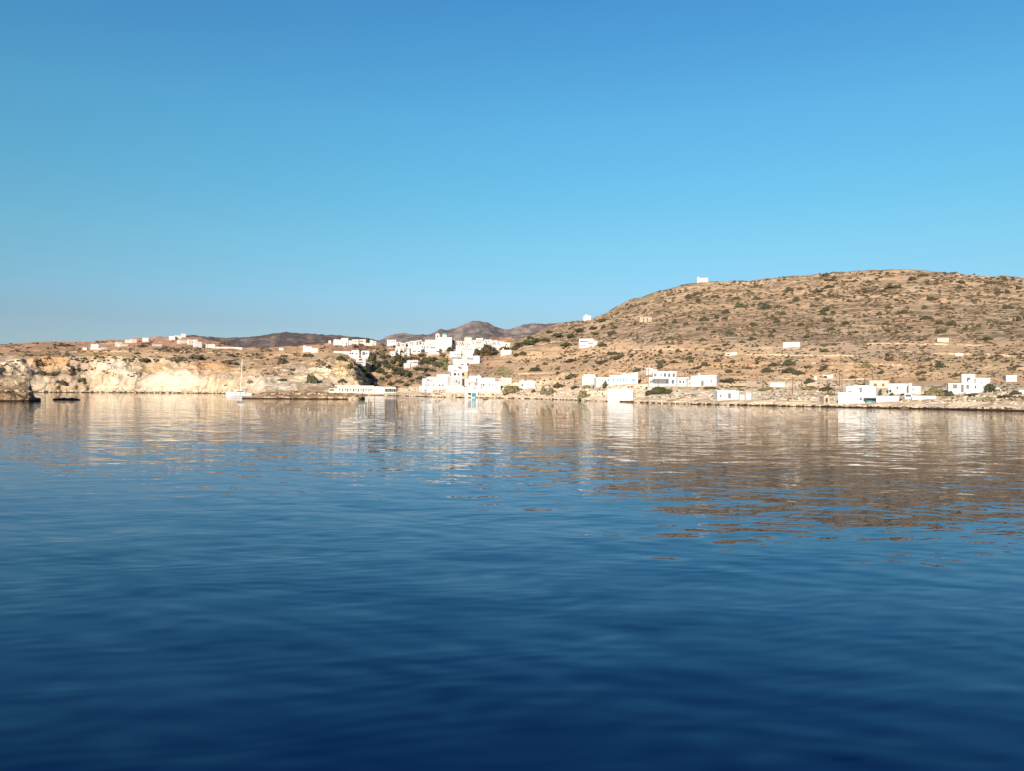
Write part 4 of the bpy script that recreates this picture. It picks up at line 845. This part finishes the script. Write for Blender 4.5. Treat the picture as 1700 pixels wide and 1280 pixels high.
# bushes scattered over the hill and the terraces
for a in [(1005,600,14,6),(955,590,12,5),(972,602,12,5),(1050,592,14,5),(1018,588,24,6),(1030,595,30,7),(1065,598,10,5),(1118,602,18,6),(1000,603,26,6),(1170,607,19,9),(1147,601,12,6),(1206,573,16,5),(1232,569,14,6),(1194,580,18,4),(1084,566,12,4),(1190,600,14,5),(1216,602,13,7),(950,600,26,7),(905,605,12,6),(866,613,10,5),(888,616,26,7),(846,602,10,5),(925,613,10,6),(1125,594,12,4),(1155,612,16,4),(1280,558,14,6),(1340,560,14,5),(1385,572,12,4),(1380,548,16,7),(1300,522,14,8),(1322,500,20,10),(1370,517,18,10),(1374,534,24,9),(1350,509,14,6),(1272,512,20,12),(1255,497,16,8),(1228,510,22,10),(1205,520,16,10),(1190,528,12,8),(1168,532,18,10),(1139,540,12,8),(1120,536,12,8),(1160,547,10,5),(1185,552,12,5),(1250,540,14,7),(1290,535,14,7),(1330,540,14,7),(1545,498,20,9),(1537,530,22,10),(1580,540,20,12),(1603,548,14,9),(1560,553,18,10),(1500,520,20,9),(1460,523,14,8),(1475,520,10,6),(1535,512,12,7),(1510,545,12,5),(1592,478,18,7),(1540,472,12,9),(1672,512,22,10),(1690,532,20,10),(1480,478,40,7),(1380,465,30,5),(1420,467,14,5),(1310,483,16,10),(1360,485,16,6),(1638,564,26,7),(1455,567,12,5),(1530,565,22,4),(1420,552,14,5),(1475,550,12,4),(1500,578,10,3),(1640,470,16,5),(1690,480,12,8),(1440,485,20,6),(1410,500,12,6)]:
    if bush(*a, c='d' if a[3] > 6 else 'y', label='dark bush scattered over the brown hill and its terraces', group='bushes on the big hill'): pass
rb = random.Random(5); cnt = 0
while cnt < 150:
    if rb.random() < .68: px = rb.uniform(985, 1725); py = rb.uniform(455, 590)
    else: px = rb.uniform(835, 1710); py = rb.uniform(590, 640)
    if py < 560 and px < 1150 and py < 520-(px-990)*.3+10: continue
    h_ = GB.ray_cast(CAM, ray(px, py).normalized())[0]
    if h_ is None or h_.z < 3: continue
    if any(abs(px-h[3])*1.0 < 22 and abs(py-h[1][0][3]) < 16 for h in SITES): continue
    w_ = rb.choice((rb.uniform(6, 12), rb.uniform(8, 20))); o = bush(px, py, w_, 2+w_*rb.uniform(.22, .38), c=rb.choice('dyyy'), label='dark bush scattered over the brown hill and its terraces', group='bushes on the big hill')
    if o: cnt += 1

# ground scrub: thousands of small tussocks nobody could count
def scatter(name, n, pick, mat, wr, hr, seed, kindtag='stuff', label=None, cat=None, zmin=1.5):
    rs = random.Random(seed); v = []; f = []; k = 0; tries = 0
    while k < n and tries < n*6:
        tries += 1; px, py = pick(rs)
        h_ = GB.ray_cast(CAM, ray(px, py).normalized()); p = h_[0]
        if p is None or p.z < zmin: continue
        if any(abs(px-h[3]) < (h[4]+3) and -h[5]-1 < py-h[1][0][3] < 3 for h in NEAR[int(px)//40]): continue
        D = p.length; s = D/FPX; w_ = rs.uniform(*wr)*s; hh = rs.uniform(*hr)*s; a0 = rs.uniform(0, pi); nn = 6; b0 = len(v)
        for i in range(nn):
            a_ = a0+2*pi*i/nn; q = rs.uniform(.7, 1.2); v.append((p.x+cos(a_)*w_*.5*q, p.y+sin(a_)*w_*.5*q, p.z-hh*.3))
        for i in range(nn):
            a_ = a0+.4+2*pi*i/nn; q = rs.uniform(.4, .9); v.append((p.x+cos(a_)*w_*.5*q, p.y+sin(a_)*w_*.5*q, p.z+hh*rs.uniform(.45, .8)))
        v.append((p.x+rs.uniform(-.1, .1)*w_, p.y, p.z+hh))
        for i in range(nn):
            f.append((b0+i, b0+(i+1) % nn, b0+nn+(i+1) % nn, b0+nn+i)); f.append((b0+nn+i, b0+nn+(i+1) % nn, b0+2*nn))
        k += 1
    me = bpy.data.meshes.new(name); me.from_pydata(v, [], f); me.update()
    o = link(name, me, mat); tag(o, label, cat, None, kindtag); return o
NEAR = {}
for h in SITES:
    bx = h[1]; hw = (max(q[1] for q in bx)-min(q[0] for q in bx))/2; hh = max(q[3] for q in bx)-min(q[2] for q in bx)
    for c_ in range(int((h[3]-hw-5)//40), int((h[3]+hw+5)//40)+1): NEAR.setdefault(c_, []).append(h+(hw, hh) if len(h) == 4 else h)
for c_ in range(-10, 60): NEAR.setdefault(c_, [])
def pick_hill(r_):
    while True:
        px = r_.uniform(930, 1715); py = r_.uniform(450, 600)
        if noise.noise(Vector((px/42, py/20, 1))) > r_.uniform(-.6, .5): return px, py
def pick_low(r_):
    while True:
        px = r_.uniform(640, 1715); py = r_.uniform(585, 668)
        if noise.noise(Vector((px/34, py/9, 4))) > r_.uniform(-.35, .6): return px, py
def pick_left(r_):
    while True:
        px = r_.uniform(-20, 640); py = r_.uniform(566, 625 if px < 230 or px > 400 else 602)
        if noise.noise(Vector((px/26, py/8, 7))) > r_.uniform(-.1, .6)+(0.25 if py > 600 else 0): return px, py
scatter('hill_scrub', 3000, pick_hill, M_leaf_dry, (2.0, 8.5), (.7, 2.2), 1)
scatter('terrace_scrub', 2600, pick_low, M_leaf_dry, (1.5, 5.5), (.6, 1.8), 2)
scatter('plateau_scrub', 1300, pick_left, M_leaf_dry, (1.5, 6), (.6, 1.8), 3)
M_rubble = simple('loose_pale_stone', (0.62, 0.50, 0.36), 0.3, 1.2)
def pick_shore(r_):
    px = r_.uniform(640, 1715); return px, yh(px)+r_.uniform(-6, 4366/ (230 if px > 1000 else 420))
scatter('loose_stones', 360, pick_shore, M_rubble, (1.2, 8), (.6, 1.9), 4)
scatter('hill_stones', 350, pick_hill, M_rubble, (1, 2.6), (.5, 1.1), 6)
def pick_line(r_):
    px = r_.uniform(-30, 1715); ks = col_at(COLS, px); return px, yh(px)+4366/ks[0][1]-r_.uniform(.1, 1.6)
scatter('waterline_rocks', 500, pick_line, M_wetrock, (1.2, 6), (.5, 1.5), 8, zmin=-.2)
scatter('shore_rocks', 500, pick_line, M_rock, (2, 8), (.8, 2.6), 9, zmin=-.2)

# ------------------------------------------------------------------ poles
def pole(px, yt, yb, label, arm=True):
    g_ = ground(px, yb)
    if g_ is None: return
    D = math.hypot(g_.x, g_.y); s = D/FPX/math.hypot(*ray(px, yb).xy); h_ = (yb-yt)*s; rr = max(.13, .22*s)
    r = empty('utility_pole', g_, -math.atan2(g_.x, g_.y)+rv.uniform(-.3, .3)); tag(r, label, 'utility pole', 'wooden poles of the overhead line')
    MB().tube((0, 0, -1), (rv.uniform(-.1, .1), 0, h_), rr, rr*.75, 8).build('pole_shaft', M_pole, r)
    if arm:
        c_ = MB().box(-.8, .8, -rr-.14, -rr+.02, h_-.55, h_-.4).build('crossarm', M_pole, r)
        MB().tube((-.7, -rr, h_-.4), (-.7, -rr, h_-.2), .05, .04, 6).build('insulator', M_dark, r); MB().tube((.7, -rr, h_-.4), (.7, -rr, h_-.2), .05, .04, 6).build('insulator', M_dark, r)
for a in [(1009.5,606,626,'pole rising behind the old cream-white block'),(1047.5,606,619,'pole behind the light blue shutter house'),(1076.5,611,641,'pole in front of the white gabled chapel'),(1117.5,602,617,'pole behind the roof of the blue-shuttered house'),
 (1127,622,646,'pole at the right corner of the blue-shuttered house'),(1141.5,627,642,'pole between the two small white annexes'),(1136,613,629,'thin pole just behind the annex with blue windows'),(1092.5,630,652,'pole standing in front of the shaded porch'),
 (1099,588,607,'pole above the round dark bush'),(1315.5,624,656,'tallest pole on the middle of the right foreshore'),(1330.5,629,642,'short pole right of the tallest foreshore pole'),(1394,618,642,'pole at the left behind the big boathouse'),(1398,621,653,'thick pole at the left corner of the big boathouse'),
 (1420.5,614,637,'pole behind the middle of the big boathouse roof'),(1435.5,613,637,'pole just left of the beige house'),(1448.5,613,631,'pole rising behind the beige house'),(1385.5,645,656,'short pole stuck in the mossy bush'),
 (1493.5,580,601,'thin pole on the terraces above the flat-roofed house'),(1476.5,576,592,'small thin pole left on the terraces'),(1524.5,603,634,'pale pole left of the biggest grey-olive bush'),(932,547,566,'pole on the saddle left of the hill villa'),
 (1064,565,575,'leaning pale pole right of the hill villa'),(1001,572,583,'small pole below the hill villa'),(1043,640,646,'short post at the light blue shutter house'),(424,567,578,'thin mast on the plateau left of the belfry cube'),(395,568,576,'thin mast on the ridge right of the left summit')]:
    pole(*a[:3], a[3] if len(a[3].split()) > 3 else a[3])

# ------------------------------------------------------------------ catamaran at anchor
def loft(mb, secs):
    k = len(mb.v); n = len(secs[0])
    for s_ in secs: mb.v += [tuple(p) for p in s_]
    for i in range(len(secs)-1):
        for j in range(n): mb.f.append((k+i*n+j, k+i*n+(j+1) % n, k+(i+1)*n+(j+1) % n, k+(i+1)*n+j))
    mb.f.append(tuple(k+j for j in range(n))[::-1]); mb.f.append(tuple(k+(len(secs)-1)*n+j for j in range(n)))
bD = 485; bp = at(398, 657.5, bD); bp.z = 0; bs = bD/FPX
CT = empty('catamaran', bp, pi+R(14)); tag(CT, 'white sailing catamaran with a tall mast anchored below the left cliff', 'catamaran')
L = 7.2
for sy in (-1, 1):
    hb = MB(); secs = []
    for x_, w_, ks in ((-L, .75, -.1), (-L+.5, .8, -.35), (-3, .85, -.5), (1, .82, -.5), (4.5, .6, -.45), (6.6, .22, -.3), (L+.15, .05, -.1)):
        y_ = sy*2.9; sh = 1.75+.035*(x_+L)*.9-(.7 if x_ < -L+.2 else 0)
        secs.append([(x_, y_-w_, sh), (x_, y_-w_*1.0, .6), (x_, y_-w_*.7, ks*.3), (x_, y_, ks), (x_, y_+w_*.7, ks*.3), (x_, y_+w_, .6), (x_, y_+w_, sh)])
    loft(hb, secs); hl = hb.build('hull', M_gel, CT)
    for x_ in (-3.6, -.8, 2.0): MB().box(x_-.45, x_+.45, sy*3.78-.04, sy*3.78+.04, 1.15, 1.4).build('hull_window', M_glass, hl)
MB().box(-5.6, 3.2, -2.2, 2.2, .9, 1.85).build('bridge_deck', M_gel, CT)
cb = MB(); cb.poly([(-3.2,-2.6,1.86),(2.6,-2.3,1.86),(2.6,2.3,1.86),(-3.2,2.6,1.86),(-3.0,-2.2,3.15),(1.0,-1.9,3.05),(1.0,1.9,3.05),(-3.0,2.2,3.15)], [(3,2,1,0),(4,5,6,7),(0,1,5,4),(1,2,6,5),(2,3,7,6),(3,0,4,7)])
cbo = cb.build('cabin', M_gel, CT)
for sy in (-1, 1): MB().poly([(-2.6,sy*2.54,2.25),(1.7,sy*2.28,2.25),(1.1,sy*2.1,2.75),(-2.6,sy*2.42,2.75),(-2.6,sy*2.4,2.25),(1.7,sy*2.14,2.25),(1.1,sy*1.96,2.75),(-2.6,sy*2.28,2.75)], [(0,1,2,3),(7,6,5,4),(0,4,5,1),(1,5,6,2),(2,6,7,3),(3,7,4,0)]).build('cabin_window', M_glass, cbo)
MB().box(-6.4, -3.3, -2.4, 2.4, 4.05, 4.2).build('bimini', M_canvas, CT)
MB().box(-3.3, -3.24, -1.9, 1.9, 3.2, 4.0).build('windscreen', M_canvas, CT)
for x_ in (-6.2, -3.5):
    for y_ in (-2.2, 2.2): MB().tube((x_, y_, 1.7), (x_, y_, 4.06), .05, .05, 6).build('bimini_post', M_alu, CT)
MB().box(-7.2, -5.6, -2.2, 2.2, 1.2, 1.45).build('aft_platform', M_gel, CT)
MB().tube((-.4, 0, 3.0), (-1.3, 0, 22.2), .24, .17, 10).build('mast', M_alu, CT)
MB().tube((-.6, 0, 4.7), (-6.2, 0, 5.0), .28, .2, 10).build('boom', M_gel, CT)
MB().tube((6.4, 0, 1.9), (-1.15, 0, 21), .05, .05, 6).build('forestay', M_alu, CT)
for y_ in (-2.9, 2.9): MB().tube((-2.2, y_, 1.9), (-1.2, 0, 20), .03, .03, 5).build('shroud', M_alu, CT)
MB().tube((6.6, -2.9, 1.75), (6.6, 2.9, 1.75), .12, .12, 8).build('bow_beam', M_alu, CT)
tp = CT.matrix_basis @ Vector((-9.0, .4, 0))
TD = empty('dinghy', (tp.x, tp.y, 0), pi+R(30)); tag(TD, 'dark rubber dinghy with an outboard moored behind the catamaran', 'dinghy')
td = MB(); 
for y_ in (-.75, .75): td.tube((-1.6, y_, .55), (1.1, y_, .6), .34, .34, 10).tube((1.1, y_, .6), (2.0, y_*.25, .85), .34, .26, 10)
td.build('tube', M_rubber, TD); MB().box(-1.5, 1.2, -.6, .6, .2, .34).build('floor', M_grey, TD); MB().box(-1.95, -1.6, -.2, .2, .1, 1.35).box(-2.15, -1.62, -.24, .24, 1.36, 1.8).build('outboard_motor', M_dark, TD)
MB().box(-.2, .3, -.5, .5, .34, .9).build('seat', M_dark, TD)
# dark mooring buoy specks off the boathouses
for px, py, lb in ((633, 661.5, 'small pale mooring buoy on the water below the plain white boathouse block'),):
    p = at(px, py, 4366/(py-yh(px))); p.z = 0.05; MB().dome((0, 0, 0), .35, .35, .4, 10, 4).build('mooring_buoy', M_white, None, p)['label'] = lb
    o_ = bpy.data.objects['mooring_buoy']; o_['category'] = 'buoy'
